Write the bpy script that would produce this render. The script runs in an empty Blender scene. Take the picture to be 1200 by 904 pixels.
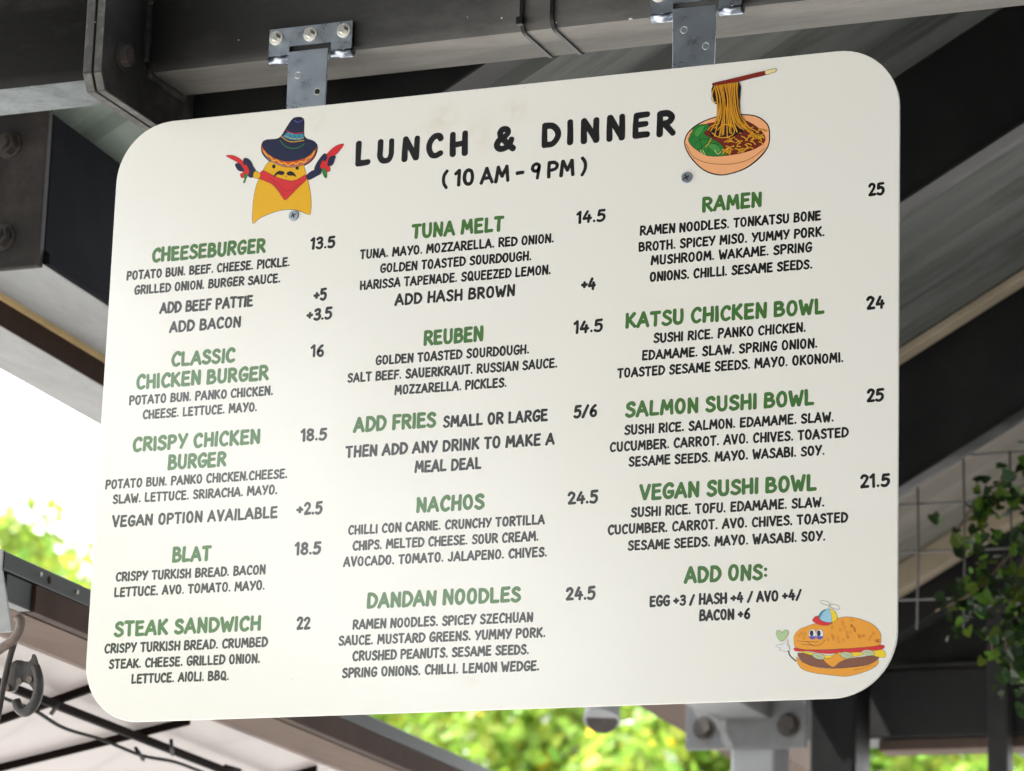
import bpy, bmesh, math, random
from mathutils import Vector, Matrix
from mathutils.geometry import tessellate_polygon

# ------------------------------------------------------------------ camera, sky, sun
# world: the menu board hangs at the origin, X along it, Y into the scene, Z up; the ground is 2.4 m below
sc = bpy.context.scene
COL = sc.collection
GROUND = -2.4
cam_d = bpy.data.cameras.new('camera')
cam = bpy.data.objects.new('camera', cam_d)
COL.objects.link(cam)
R = ((0.9265523, 0.3748257, 0.0317275), (-0.0655095, 0.2438399, -0.9676004), (-0.3704179, 0.8944539, 0.2504851))
Mx = Matrix(((R[0][0], -R[1][0], -R[2][0]), (R[0][1], -R[1][1], -R[2][1]), (R[0][2], -R[1][2], -R[2][2]))).to_4x4()
Mx.translation = Vector((1.38419, -3.26034, -0.90861))
cam.matrix_world = Mx
cam_d.sensor_width = 36.0
cam_d.lens = 4100 / 1200 * 36.0
cam_d.clip_start = 0.05
cam_d.clip_end = 2000
cam_d.dof.use_dof = True
cam_d.dof.focus_distance = 3.62
cam_d.dof.aperture_fstop = 11.0
sc.camera = cam

SUN_EL, SUN_AZ = math.radians(58), math.radians(-105)   # azimuth clockwise from +Y
world = bpy.data.worlds.new('World')
sc.world = world
world.use_nodes = True
wn = world.node_tree
sky = wn.nodes.new('ShaderNodeTexSky')
sky.sky_type = 'NISHITA'
sky.sun_disc = False
sky.sun_elevation = SUN_EL
sky.sun_rotation = SUN_AZ
sky.dust_density = 4.0
sky.air_density = 1.2
bg = wn.nodes['Background']
bg.inputs[1].default_value = 0.15
# thin bright cloud over most of the sky
wtc = wn.nodes.new('ShaderNodeTexCoord')
wno = wn.nodes.new('ShaderNodeTexNoise')
wno.inputs['Scale'].default_value = 1.6
wno.inputs['Detail'].default_value = 7
wn.links.new(wtc.outputs['Generated'], wno.inputs['Vector'])
wmr = wn.nodes.new('ShaderNodeMapRange')
wmr.inputs[1].default_value, wmr.inputs[2].default_value = 0.3, 0.62
wmr.inputs[3].default_value, wmr.inputs[4].default_value = 0.6, 0.97
wn.links.new(wno.outputs[0], wmr.inputs[0])
wmx = wn.nodes.new('ShaderNodeMix')
wmx.data_type = 'RGBA'
wmx.inputs[7].default_value = (9.4, 9.5, 9.6, 1)
wn.links.new(wmr.outputs[0], wmx.inputs[0])
wn.links.new(sky.outputs[0], wmx.inputs[6])
wn.links.new(wmx.outputs[2], bg.inputs[0])
sl = bpy.data.lights.new('sun', 'SUN')
sl.energy = 5.0
sl.angle = math.radians(0.6)
sl.color = (1.0, 0.97, 0.92)
so = bpy.data.objects.new('sun', sl)
COL.objects.link(so)
sdir = Vector((math.sin(SUN_AZ) * math.cos(SUN_EL), math.cos(SUN_AZ) * math.cos(SUN_EL), math.sin(SUN_EL)))
so.rotation_euler = sdir.to_track_quat('Z', 'Y').to_euler()
so.location = (0, 0, 12)
sc.view_settings.view_transform = 'Standard'
sc.view_settings.look = 'None'
sc.view_settings.exposure = 1.82
sc.view_settings.gamma = 1.0

# ------------------------------------------------------------------ materials
def srgb(r, g, b):
    f = lambda c: (c / 255 / 12.92) if c / 255 <= 0.04045 else ((c / 255 + 0.055) / 1.055) ** 2.4
    return (f(r), f(g), f(b), 1)

def mat(name, col, rough=0.5, metal=0.0, spec=0.5, var=0.0, scale=8.0, bump=0.0, bscale=40.0, dirt=None, dirt_amt=0.5,
        dirt_scale=6.0, rvar=0.0, stretch=(1, 1, 1), trans=0.0, specks=0.0):
    m = bpy.data.materials.new(name)
    m.use_nodes = True
    nt = m.node_tree
    N, L = nt.nodes, nt.links
    b = N['Principled BSDF']
    b.inputs['Roughness'].default_value = rough
    b.inputs['Metallic'].default_value = metal
    b.inputs['Specular IOR Level'].default_value = spec
    tc = N.new('ShaderNodeTexCoord')
    mp = N.new('ShaderNodeMapping')
    mp.inputs['Scale'].default_value = stretch
    L.new(tc.outputs['Object'], mp.inputs[0])
    cur = None
    rgb = N.new('ShaderNodeRGB')
    rgb.outputs[0].default_value = (*col[:3], 1)
    cur = rgb.outputs[0]
    if var > 0:
        n = N.new('ShaderNodeTexNoise')
        n.inputs['Scale'].default_value = scale
        n.inputs['Detail'].default_value = 6
        n.inputs['Roughness'].default_value = 0.65
        L.new(mp.outputs[0], n.inputs['Vector'])
        mr = N.new('ShaderNodeMapRange')
        mr.inputs[1].default_value, mr.inputs[2].default_value = 0.3, 0.7
        mr.inputs[3].default_value, mr.inputs[4].default_value = 1 - var, 1 + var
        L.new(n.outputs[0], mr.inputs[0])
        mul = N.new('ShaderNodeVectorMath')
        mul.operation = 'SCALE'
        L.new(cur, mul.inputs[0])
        L.new(mr.outputs[0], mul.inputs['Scale'])
        cur = mul.outputs[0]
        if rvar > 0:
            m2 = N.new('ShaderNodeMapRange')
            m2.inputs[1].default_value, m2.inputs[2].default_value = 0.3, 0.7
            m2.inputs[3].default_value, m2.inputs[4].default_value = max(rough - rvar, 0.02), min(rough + rvar, 1)
            L.new(n.outputs[0], m2.inputs[0])
            L.new(m2.outputs[0], b.inputs['Roughness'])
    if dirt is not None:
        n = N.new('ShaderNodeTexNoise')
        n.inputs['Scale'].default_value = dirt_scale
        n.inputs['Detail'].default_value = 9
        n.inputs['Roughness'].default_value = 0.72
        L.new(mp.outputs[0], n.inputs['Vector'])
        mr = N.new('ShaderNodeMapRange')
        mr.inputs[1].default_value, mr.inputs[2].default_value = 0.48, 0.68
        mr.inputs[3].default_value, mr.inputs[4].default_value = 0, dirt_amt
        L.new(n.outputs[0], mr.inputs[0])
        mix = N.new('ShaderNodeMix')
        mix.data_type = 'RGBA'
        L.new(mr.outputs[0], mix.inputs[0])
        L.new(cur, mix.inputs[6])
        mix.inputs[7].default_value = (*dirt[:3], 1)
        cur = mix.outputs[2]
    if specks > 0:
        v = N.new('ShaderNodeTexVoronoi')
        v.inputs['Scale'].default_value = 55
        L.new(tc.outputs['Object'], v.inputs['Vector'])
        n = N.new('ShaderNodeTexNoise')
        n.inputs['Scale'].default_value = 9
        L.new(tc.outputs['Object'], n.inputs['Vector'])
        th = N.new('ShaderNodeMapRange')
        th.inputs[1].default_value, th.inputs[2].default_value = 0.55, 0.75
        th.inputs[3].default_value, th.inputs[4].default_value = 0.03, 0.14
        L.new(n.outputs[0], th.inputs[0])
        lt = N.new('ShaderNodeMath')
        lt.operation = 'LESS_THAN'
        L.new(v.outputs['Distance'], lt.inputs[0])
        L.new(th.outputs[0], lt.inputs[1])
        sm = N.new('ShaderNodeMath')
        sm.operation = 'MULTIPLY'
        sm.inputs[1].default_value = specks
        L.new(lt.outputs[0], sm.inputs[0])
        mix = N.new('ShaderNodeMix')
        mix.data_type = 'RGBA'
        L.new(sm.outputs[0], mix.inputs[0])
        L.new(cur, mix.inputs[6])
        mix.inputs[7].default_value = (0.4, 0.39, 0.37, 1)
        cur = mix.outputs[2]
    L.new(cur, b.inputs['Base Color'])
    if bump > 0:
        n = N.new('ShaderNodeTexNoise')
        n.inputs['Scale'].default_value = bscale
        n.inputs['Detail'].default_value = 5
        L.new(mp.outputs[0], n.inputs['Vector'])
        bp = N.new('ShaderNodeBump')
        bp.inputs['Strength'].default_value = bump
        bp.inputs['Distance'].default_value = 0.003
        L.new(n.outputs[0], bp.inputs['Height'])
        L.new(bp.outputs[0], b.inputs['Normal'])
    if trans > 0:
        out = N['Material Output']
        t = N.new('ShaderNodeBsdfTranslucent')
        L.new(cur, t.inputs[0])
        mx = N.new('ShaderNodeMixShader')
        mx.inputs[0].default_value = trans
        L.new(b.outputs[0], mx.inputs[1])
        L.new(t.outputs[0], mx.inputs[2])
        L.new(mx.outputs[0], out.inputs[0])
    return m

M = {}
BOARD_ROUGH = 0.185
M['ink'] = mat('printed black ink', srgb(24, 23, 27), BOARD_ROUGH, spec=0.9)
M['green_ink'] = mat('printed green ink', srgb(66, 112, 52), BOARD_ROUGH, spec=0.9, var=0.05, scale=30)
for k, c in dict(mustard=(226, 172, 22), mustard2=(232, 158, 50), hat_band=(205, 80, 40), lemon=(236, 205, 45), navy=(30, 34, 66), teal=(62, 140, 165),
                 red=(208, 42, 48), leaf=(42, 122, 52), violet=(92, 84, 180), wine=(120, 24, 36), peach=(240, 172, 122), salad_brown=(112, 36, 26),
                 dark_green=(18, 62, 30), cream=(232, 216, 160), noodle=(228, 164, 36), amber=(196, 96, 22), light_green=(72, 148, 70), brown_red=(128, 38, 26), meat=(128, 82, 64), pickle=(186, 196, 160),
                 eyewhite=(226, 226, 228), sky_blue=(150, 198, 224), pale_leaf=(174, 200, 150)).items():
    M[k] = mat('print ' + k, srgb(*c), BOARD_ROUGH, spec=0.9)

def board_material():
    m = bpy.data.materials.new('white composite panel')
    m.use_nodes = True
    nt = m.node_tree
    N, L = nt.nodes, nt.links
    b = N['Principled BSDF']
    b.inputs['Specular IOR Level'].default_value = 0.9
    tc = N.new('ShaderNodeTexCoord')
    n = N.new('ShaderNodeTexNoise')
    n.inputs['Scale'].default_value = 3.0
    n.inputs['Detail'].default_value = 3
    L.new(tc.outputs['Object'], n.inputs['Vector'])
    r = N.new('ShaderNodeMapRange')
    r.inputs[1].default_value, r.inputs[2].default_value = 0.3, 0.7
    r.inputs[3].default_value, r.inputs[4].default_value = 0, 1
    L.new(n.outputs[0], r.inputs[0])
    mix = N.new('ShaderNodeMix')
    mix.data_type = 'RGBA'
    mix.inputs[6].default_value = (0.81, 0.80, 0.765, 1)
    mix.inputs[7].default_value = (0.80, 0.783, 0.735, 1)
    L.new(r.outputs[0], mix.inputs[0])
    cur = mix.outputs[2]
    # a few faint brownish splash stains along the top
    for (x, z, rad, amt) in ((-0.055, 0.308, 0.022, 0.5), (0.028, 0.308, 0.02, 0.4), (-0.01, 0.285, 0.03, 0.3), (-0.205, 0.318, 0.014, 0.35), (-0.075, 0.292, 0.016, 0.3), (0.0, -0.305, 0.012, 0.25)):
        vm = N.new('ShaderNodeVectorMath')
        vm.operation = 'DISTANCE'
        L.new(tc.outputs['Object'], vm.inputs[0])
        vm.inputs[1].default_value = (x, 0, z + 0.3362)   # the panel's own origin is its lower edge
        n2 = N.new('ShaderNodeTexNoise')
        n2.inputs['Scale'].default_value = 70
        n2.inputs['Detail'].default_value = 5
        L.new(tc.outputs['Object'], n2.inputs['Vector'])
        r2 = N.new('ShaderNodeMapRange')
        r2.inputs[1].default_value, r2.inputs[2].default_value = 0.0, rad
        r2.inputs[3].default_value, r2.inputs[4].default_value = 1, 0
        L.new(vm.outputs['Value'], r2.inputs[0])
        r3 = N.new('ShaderNodeMapRange')
        r3.inputs[1].default_value, r3.inputs[2].default_value = 0.36, 0.62
        r3.inputs[3].default_value, r3.inputs[4].default_value = 0, amt * 0.7
        L.new(n2.outputs[0], r3.inputs[0])
        mu = N.new('ShaderNodeMath')
        mu.operation = 'MULTIPLY'
        L.new(r2.outputs[0], mu.inputs[0])
        L.new(r3.outputs[0], mu.inputs[1])
        mx = N.new('ShaderNodeMix')
        mx.data_type = 'RGBA'
        L.new(mu.outputs[0], mx.inputs[0])
        L.new(cur, mx.inputs[6])
        mx.inputs[7].default_value = (0.55, 0.42, 0.26, 1)
        cur = mx.outputs[2]
    # tiny dust specks
    v = N.new('ShaderNodeTexVoronoi')
    v.inputs['Scale'].default_value = 24
    L.new(tc.outputs['Object'], v.inputs['Vector'])
    lt = N.new('ShaderNodeMath')
    lt.operation = 'LESS_THAN'
    lt.inputs[1].default_value = 0.022
    L.new(v.outputs['Distance'], lt.inputs[0])
    m5 = N.new('ShaderNodeMath')
    m5.operation = 'MULTIPLY'
    m5.inputs[1].default_value = 0.45
    L.new(lt.outputs[0], m5.inputs[0])
    mx = N.new('ShaderNodeMix')
    mx.data_type = 'RGBA'
    L.new(m5.outputs[0], mx.inputs[0])
    L.new(cur, mx.inputs[6])
    mx.inputs[7].default_value = (0.4, 0.37, 0.3, 1)
    L.new(mx.outputs[2], b.inputs['Base Color'])
    rr = N.new('ShaderNodeMapRange')
    rr.inputs[1].default_value, rr.inputs[2].default_value = 0.3, 0.7
    rr.inputs[3].default_value, rr.inputs[4].default_value = BOARD_ROUGH - 0.03, BOARD_ROUGH + 0.03
    L.new(n.outputs[0], rr.inputs[0])
    L.new(rr.outputs[0], b.inputs['Roughness'])
    # the thin panel is not perfectly flat
    n3 = N.new('ShaderNodeTexNoise')
    n3.inputs['Scale'].default_value = 5.0
    n3.inputs['Detail'].default_value = 1.5
    L.new(tc.outputs['Object'], n3.inputs['Vector'])
    bp = N.new('ShaderNodeBump')
    bp.inputs['Strength'].default_value = 0.5
    bp.inputs['Distance'].default_value = 0.0016
    L.new(n3.outputs[0], bp.inputs['Height'])
    L.new(bp.outputs[0], b.inputs['Normal'])
    return m
M['board'] = board_material()
M['board_edge'] = mat('panel edge', (0.55, 0.54, 0.5), 0.5)
DUST = (0.30, 0.28, 0.25)
M['steel_paint'] = mat('charcoal painted steel', (0.0235, 0.023, 0.0228), 0.58, spec=0.3, var=0.18, scale=5, bump=0.35, bscale=60, dirt=DUST, dirt_amt=0.16, dirt_scale=7, rvar=0.15, stretch=(0.4, 1, 1), specks=0.9)
M['steel_bounce'] = mat('streaked steel underside lightened for ground bounce', (0.115, 0.108, 0.098), 0.8, var=0.3, scale=14, bump=0.4, bscale=120, dirt=(0.24, 0.23, 0.21), dirt_amt=0.6, dirt_scale=9, stretch=(0.25, 1, 1))  # streaked finish, with ground bounce painted into the beam's downward faces
M['galv_bounce'] = mat('galvanised underside paled for ground bounce', (0.36, 0.395, 0.405), 0.6, var=0.2, scale=25, dirt=(0.14, 0.15, 0.15), dirt_amt=0.6, dirt_scale=40)  # galvanised tone, paled further to carry the bounce from the ground
M['plate_edge'] = mat('worn plate edge', (0.055, 0.053, 0.05), 0.65, var=0.35, scale=60, dirt=(0.2, 0.19, 0.17), dirt_amt=0.6, dirt_scale=45)
M['black_steel'] = mat('black painted steel', (0.0075, 0.0075, 0.008), 0.5, spec=0.25, var=0.3, scale=4, dirt=(0.05, 0.048, 0.045), dirt_amt=0.2, dirt_scale=3, rvar=0.12)
M['navy_steel'] = mat('blue black painted steel', (0.0075, 0.008, 0.0105), 0.75, spec=0.02, var=0.25, scale=3, dirt=(0.02, 0.02, 0.021), dirt_amt=0.2, dirt_scale=3)
M['zinc'] = mat('bright zinc plate', (0.40, 0.44, 0.52), 0.30, metal=1.0, var=0.12, scale=45, bump=0.008, bscale=120, rvar=0.06, dirt=(0.52, 0.56, 0.62), dirt_amt=0.2, dirt_scale=40)
M['screw'] = mat('screw head zinc', (0.75, 0.74, 0.70), 0.3, metal=1.0, var=0.15, scale=90)
M['washer'] = mat('white neoprene washer', (0.72, 0.70, 0.66), 0.45)
M['hole'] = mat('dark hole', (0.008, 0.008, 0.008), 0.8)
M['bolt'] = mat('rusty black bolt', (0.035, 0.03, 0.027), 0.6, var=0.4, scale=70, dirt=(0.10, 0.06, 0.04), dirt_amt=0.35, dirt_scale=35)
M['galv'] = mat('dusty galvanised sheet', (0.085, 0.09, 0.084), 0.6, spec=0.3, var=0.3, scale=6, dirt=(0.022, 0.02, 0.017), dirt_amt=0.8, dirt_scale=7, stretch=(0.35, 3.2, 0.35), bump=0.2, bscale=30)
M['green_sheet'] = mat('grey green painted sheet', (0.38, 0.45, 0.39), 0.6, var=0.15, scale=8, dirt=(0.14, 0.15, 0.125), dirt_amt=0.6, dirt_scale=5)
M['grey_bounce'] = mat('grey underside lightened for ground bounce', (0.30, 0.315, 0.315), 0.75, var=0.16, scale=7, dirt=(0.14, 0.14, 0.13), dirt_amt=0.5, dirt_scale=6, stretch=(2.5, 0.6, 1))  # ground bounce put into the colour of the downward faces
M['yellow_wood'] = mat('raw yellow timber', (0.66, 0.47, 0.22), 0.7, var=0.15, scale=20)
M['brown_paint'] = mat('dark brown painted board', (0.046, 0.027, 0.020), 0.7, spec=0.08, var=0.25, scale=6, dirt=(0.09, 0.062, 0.05), dirt_amt=0.3, dirt_scale=14)
M['flashing'] = mat('dark grey green flashing', (0.020, 0.025, 0.0245), 0.45, spec=0.3, var=0.2, scale=6)
M['pink_bounce'] = mat('pinkish timber underside lightened for light from below', (0.125, 0.091, 0.074), 0.85, spec=0.1, var=0.22, scale=16, dirt=(0.07, 0.055, 0.048), dirt_amt=0.5, dirt_scale=8, stretch=(1.6, 0.5, 1))  # light from below is put into this pinkish colour
M['end_grey'] = mat('pale grey end cap', (0.30, 0.31, 0.32), 0.6, var=0.15, scale=30, dirt=(0.25, 0.25, 0.25), dirt_amt=0.5, dirt_scale=40)
M['polycarb'] = mat('white translucent roof sheet', (0.40, 0.37, 0.362), 0.4, var=0.05, scale=3, dirt=(0.32, 0.29, 0.28), dirt_amt=0.5, dirt_scale=3, trans=0.4)
M['dark_bar'] = mat('dark brown steel bar', (0.0075, 0.005, 0.004), 0.7, spec=0.04, var=0.2, scale=20)
M['wire'] = mat('black cable', (0.006, 0.0055, 0.0055), 0.6, spec=0.08)
M['bulb'] = mat('clear bulb tip', (0.5, 0.48, 0.45), 0.2, spec=0.8)
M['hook_steel'] = mat('weathered hook steel', (0.15, 0.118, 0.10), 0.6, metal=0.2, var=0.3, scale=60, dirt=(0.10, 0.052, 0.034), dirt_amt=0.75, dirt_scale=50)
M['dark_hook'] = mat('dark cast hook', (0.045, 0.043, 0.042), 0.5, metal=0.3, var=0.35, scale=60, dirt=(0.09, 0.05, 0.032), dirt_amt=0.7, dirt_scale=45, bump=0.4, bscale=90)
M['tie'] = mat('black nylon tie', (0.004, 0.004, 0.0045), 0.4, spec=0.3)
M['gusset'] = mat('mid grey painted plate', (0.13, 0.135, 0.14), 0.6, var=0.15, scale=8, dirt=(0.25, 0.24, 0.22), dirt_amt=0.3, dirt_scale=8)
M['pale_grey'] = mat('pale grey painted post', (0.30, 0.31, 0.325), 0.55, var=0.1, scale=8)
M['header'] = mat('charcoal cladding', (0.024, 0.024, 0.025), 0.55, spec=0.3, var=0.2, scale=5, dirt=(0.10, 0.095, 0.09), dirt_amt=0.25, dirt_scale=4)
M['beige_sheet'] = mat('pale beige roof sheet', (0.235, 0.215, 0.19), 0.65, var=0.15, scale=5, dirt=(0.11, 0.115, 0.095), dirt_amt=0.75, dirt_scale=5, stretch=(0.5, 2.5, 0.5), trans=0.25)
M['beige_batten'] = mat('beige timber batten', (0.30, 0.25, 0.18), 0.7, var=0.15, scale=14)
M['mesh_wire'] = mat('grey trellis wire', (0.10, 0.098, 0.095), 0.6, metal=0.0)
M['bark'] = mat('brown bark', (0.13, 0.09, 0.06), 0.9, var=0.35, scale=14, bump=0.6, bscale=30)
M['ground'] = mat('pale concrete paving', (0.425, 0.42, 0.41), 0.85, var=0.12, scale=1.2, dirt=(0.3, 0.295, 0.285), dirt_amt=0.4, dirt_scale=0.8)
M['render_wall'] = mat('dull painted wall', (0.10, 0.095, 0.09), 0.8, var=0.15, scale=2)
M['end_paint'] = mat('grey brown painted end plate', (0.027, 0.024, 0.0235), 0.65, spec=0.2, var=0.25, scale=7, dirt=(0.10, 0.08, 0.075), dirt_amt=0.45, dirt_scale=9)
M['dark_flange'] = mat('dark grey flange paint', (0.011, 0.011, 0.0115), 0.55, spec=0.3, var=0.25, scale=6)
M['glass'] = mat('dark window glass', (0.02, 0.025, 0.03), 0.08)

def leaf_mat(name, col, tr):
    m = mat(name, col, 0.5, spec=0.35, trans=tr)
    nt = m.node_tree
    oi = nt.nodes.new('ShaderNodeNewGeometry')
    hs = nt.nodes.new('ShaderNodeHueSaturation')
    r1 = nt.nodes.new('ShaderNodeMapRange')
    r1.inputs[3].default_value, r1.inputs[4].default_value = 0.47, 0.53
    r2 = nt.nodes.new('ShaderNodeMapRange')
    r2.inputs[3].default_value, r2.inputs[4].default_value = 0.55, 1.35
    nt.links.new(oi.outputs['Random Per Island'], r1.inputs[0])
    nt.links.new(oi.outputs['Random Per Island'], r2.inputs[0])
    nt.links.new(r1.outputs[0], hs.inputs['Hue'])
    nt.links.new(r2.outputs[0], hs.inputs['Value'])
    hs.inputs['Color'].default_value = (*col[:3], 1)
    nt.links.new(hs.outputs[0], nt.nodes['Principled BSDF'].inputs['Base Color'])
    for n in nt.nodes:
        if n.type == 'BSDF_TRANSLUCENT':
            nt.links.new(hs.outputs[0], n.inputs[0])
    return m
M['leaf_bright'] = leaf_mat('sunny yellow green leaves', (0.26, 0.36, 0.045), 0.5)
M['leaf_mid'] = leaf_mat('mid green leaves', (0.18, 0.285, 0.04), 0.45)
M['leaf_vine'] = leaf_mat('vine leaves', (0.085, 0.15, 0.018), 0.5)
M['leaf_dark'] = leaf_mat('dark green leaves', (0.02, 0.04, 0.012), 0.35)
M['lit_yellow'] = mat('yellow flecks for sunlit leaves', (0.75, 0.52, 0.02), 0.6, trans=0.3)  # yellow flecks paint sunlight onto some leaves
M['glint_white'] = mat('white flecks for glints and sky gaps', (0.8, 0.8, 0.82), 0.5, trans=0.2)  # white flecks painted as sparkle and bright sky between leaves

# ------------------------------------------------------------------ helpers
def link(name, me, parent=None, mats=None):
    o = bpy.data.objects.new(name, me)
    COL.objects.link(o)
    if mats:
        for m in (mats if isinstance(mats, (list, tuple)) else [mats]):
            me.materials.append(M[m] if isinstance(m, str) else m)
    if parent is not None:
        o.parent = parent
    return o

def tag(o, label=None, cat=None, group=None, kind=None):
    if label: o['label'] = label
    if cat: o['category'] = cat
    if group: o['group'] = group
    if kind: o['kind'] = kind
    return o

def thing(name, label, cat, loc=(0, 0, 0), group=None):
    o = bpy.data.objects.new(name, None)
    o.empty_display_size = 0.05
    COL.objects.link(o)
    o.location = loc
    return tag(o, label, cat, group)

def child(name, bm, mats, parent, smooth=False):
    """bm is in world coordinates; the parent is an empty (or a part) placed by location only."""
    off = Vector((0, 0, 0))
    p = parent
    while p is not None:
        off += p.location
        p = p.parent
    bmesh.ops.translate(bm, verts=bm.verts, vec=-off)
    me = bpy.data.meshes.new(name)
    bm.to_mesh(me)
    bm.free()
    if smooth:
        me.shade_smooth()
    return link(name, me, parent, mats)

def single(name, bm, mats, label, cat, group=None, smooth=False, kind=None):
    lo = Vector((min(v.co.x for v in bm.verts), min(v.co.y for v in bm.verts), min(v.co.z for v in bm.verts)))
    hi = Vector((max(v.co.x for v in bm.verts), max(v.co.y for v in bm.verts), max(v.co.z for v in bm.verts)))
    base = Vector(((lo.x + hi.x) / 2, (lo.y + hi.y) / 2, lo.z))
    bmesh.ops.translate(bm, verts=bm.verts, vec=-base)
    me = bpy.data.meshes.new(name)
    bm.to_mesh(me)
    bm.free()
    if smooth:
        me.shade_smooth()
    o = link(name, me, None, mats)
    o.location = base
    return tag(o, label, cat, group, kind)

def prism(bm, prof, vec, mi=0, bev=0.0, side_mats=None):
    """extrude a planar 3-D outline along vec; side_mats maps an edge index to a material slot"""
    vec = Vector(vec)
    a = [bm.verts.new(Vector(p)) for p in prof]
    b = [bm.verts.new(Vector(p) + vec) for p in prof]
    n = len(a)
    fs = []
    f = bm.faces.new(a); f.material_index = mi; fs.append(f)
    f = bm.faces.new(b[::-1]); f.material_index = mi; fs.append(f)
    for i in range(n):
        f = bm.faces.new((a[i], b[i], b[(i + 1) % n], a[(i + 1) % n]))
        f.material_index = (side_mats or {}).get(i, mi)
        fs.append(f)
    bmesh.ops.recalc_face_normals(bm, faces=fs)
    if bev > 0:
        es = set()
        for f in fs:
            es.update(f.edges)
        bmesh.ops.bevel(bm, geom=list(es), offset=bev, segments=2, affect='EDGES', profile=0.5)
    return fs

def box(bm, x0, x1, y0, y1, z0, z1, mi=0, bev=0.0, bottom=None):
    pr = [(x0, y0, z0), (x0, y1, z0), (x0, y1, z1), (x0, y0, z1)]
    return prism(bm, pr, (x1 - x0, 0, 0), mi, bev, {0: bottom} if bottom is not None else None)

def new():
    return bmesh.new()

def round_section(y0, y1, z0, z1, r, n=4):
    pts = []
    for cy, cz, a0 in ((y1 - r, z0 + r, -90), (y1 - r, z1 - r, 0), (y0 + r, z1 - r, 90), (y0 + r, z0 + r, 180)):
        for i in range(n + 1):
            a = math.radians(a0 + 90 * i / n)
            pts.append((cy + r * math.cos(a), cz + r * math.sin(a)))
    return pts

def cyl(bm, p0, p1, r0, r1=None, seg=16, mi=0, cap=True):
    p0, p1 = Vector(p0), Vector(p1)
    r1 = r0 if r1 is None else r1
    d = (p1 - p0).normalized()
    u = d.orthogonal().normalized()
    w = d.cross(u)
    A, B = [], []
    for i in range(seg):
        a = 2 * math.pi * i / seg
        o = u * math.cos(a) + w * math.sin(a)
        A.append(bm.verts.new(p0 + o * r0))
        B.append(bm.verts.new(p1 + o * r1))
    for i in range(seg):
        f = bm.faces.new((A[i], A[(i + 1) % seg], B[(i + 1) % seg], B[i]))
        f.material_index = mi
        f.smooth = True
    if cap:
        f = bm.faces.new(A[::-1]); f.material_index = mi
        f = bm.faces.new(B); f.material_index = mi

def tube(bm, pts, rad, seg=8, mi=0, closed=False):
    pts = [Vector(p) for p in pts]
    n = len(pts)
    rings = []
    prev = None
    for i, p in enumerate(pts):
        if closed:
            t = (pts[(i + 1) % n] - pts[i - 1]).normalized()
        else:
            t = (pts[min(i + 1, n - 1)] - pts[max(i - 1, 0)]).normalized()
        if prev is None:
            u = t.orthogonal().normalized()
        else:
            u = (prev - t * prev.dot(t)).normalized()
        prev = u
        w = t.cross(u)
        r = rad[i] if isinstance(rad, (list, tuple)) else rad
        rings.append([bm.verts.new(p + (u * math.cos(2 * math.pi * k / seg) + w * math.sin(2 * math.pi * k / seg)) * r) for k in range(seg)])
    m = n if closed else n - 1
    for i in range(m):
        A, B = rings[i], rings[(i + 1) % n]
        for k in range(seg):
            f = bm.faces.new((A[k], A[(k + 1) % seg], B[(k + 1) % seg], B[k]))
            f.material_index = mi
            f.smooth = True
    if not closed:
        f = bm.faces.new(rings[0][::-1]); f.material_index = mi
        f = bm.faces.new(rings[-1]); f.material_index = mi

def spline(pts, n=8, closed=False):
    """Catmull-Rom through points of any dimension"""
    P = [Vector(p) for p in pts]
    if len(P) < 3:
        return P
    out = []
    m = len(P)
    for i in range(m if closed else m - 1):
        if closed:
            a, b, c, d = P[i - 1], P[i], P[(i + 1) % m], P[(i + 2) % m]
        else:
            b, c = P[i], P[i + 1]
            a = P[i - 1] if i > 0 else b * 2 - c
            d = P[i + 2] if i + 2 < m else c * 2 - b
        for k in range(n):
            t = k / n
            out.append(0.5 * ((2 * b) + (c - a) * t + (2 * a - 5 * b + 4 * c - d) * t * t + (3 * b - a - 3 * c + d) * t ** 3))
    if not closed:
        out.append(P[-1])
    return out

DV = Vector((-0.0868, 1.0, 0.0123))          # the way the long side beams run back
TH = math.atan(0.57)                          # roof pitch
RD = Vector((math.cos(TH), 0, math.sin(TH)))  # up the slope

# ------------------------------------------------------------------ ground
bm = new()
for v in ((-900, -900), (900, -900), (900, 900), (-900, 900)):
    bm.verts.new((v[0], v[1], 0))
bm.faces.new(bm.verts)
me = bpy.data.meshes.new('ground')
bm.to_mesh(me); bm.free()
g = link('ground', me, None, 'ground')
g.location.z = GROUND
g['kind'] = 'structure'

# ------------------------------------------------------------------ roof structure round the board
def hexhead(bm, c, axis, r, h, mi=0):
    c, axis = Vector(c), Vector(axis).normalized()
    cyl(bm, c, c + axis * h, r, r * 0.97, 6, mi)
    for f in bm.faces:
        f.smooth = False

BY0, BY1, BZ0, BZ1 = 0.015, 0.112, 0.404, 0.554
sb = thing('steel_beam', 'charcoal box section steel beam with bolted end plates, carrying the menu board', 'beam', (0, 0.06, BZ0))
def beam_section(x0, x1, under):
    bm = new()
    prism(bm, [(x0, y, z) for y, z in round_section(BY0, BY1, BZ0, BZ1, 0.013)], (x1 - x0, 0, 0))
    bmesh.ops.subdivide_edges(bm, edges=[e for e in bm.edges if abs(e.verts[0].co.x - e.verts[1].co.x) > 0.1], cuts=1)
    bm.normal_update()
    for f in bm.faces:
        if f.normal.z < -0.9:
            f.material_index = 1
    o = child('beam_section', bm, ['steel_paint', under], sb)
    o.data.polygons.foreach_set('use_smooth', [abs(p.normal.x) < 0.5 for p in o.data.polygons])
    return o
beam_section(-0.431, 2.9, 'steel_bounce')
beam_section(-1.75, -0.4555, 'galv_bounce')
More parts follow.
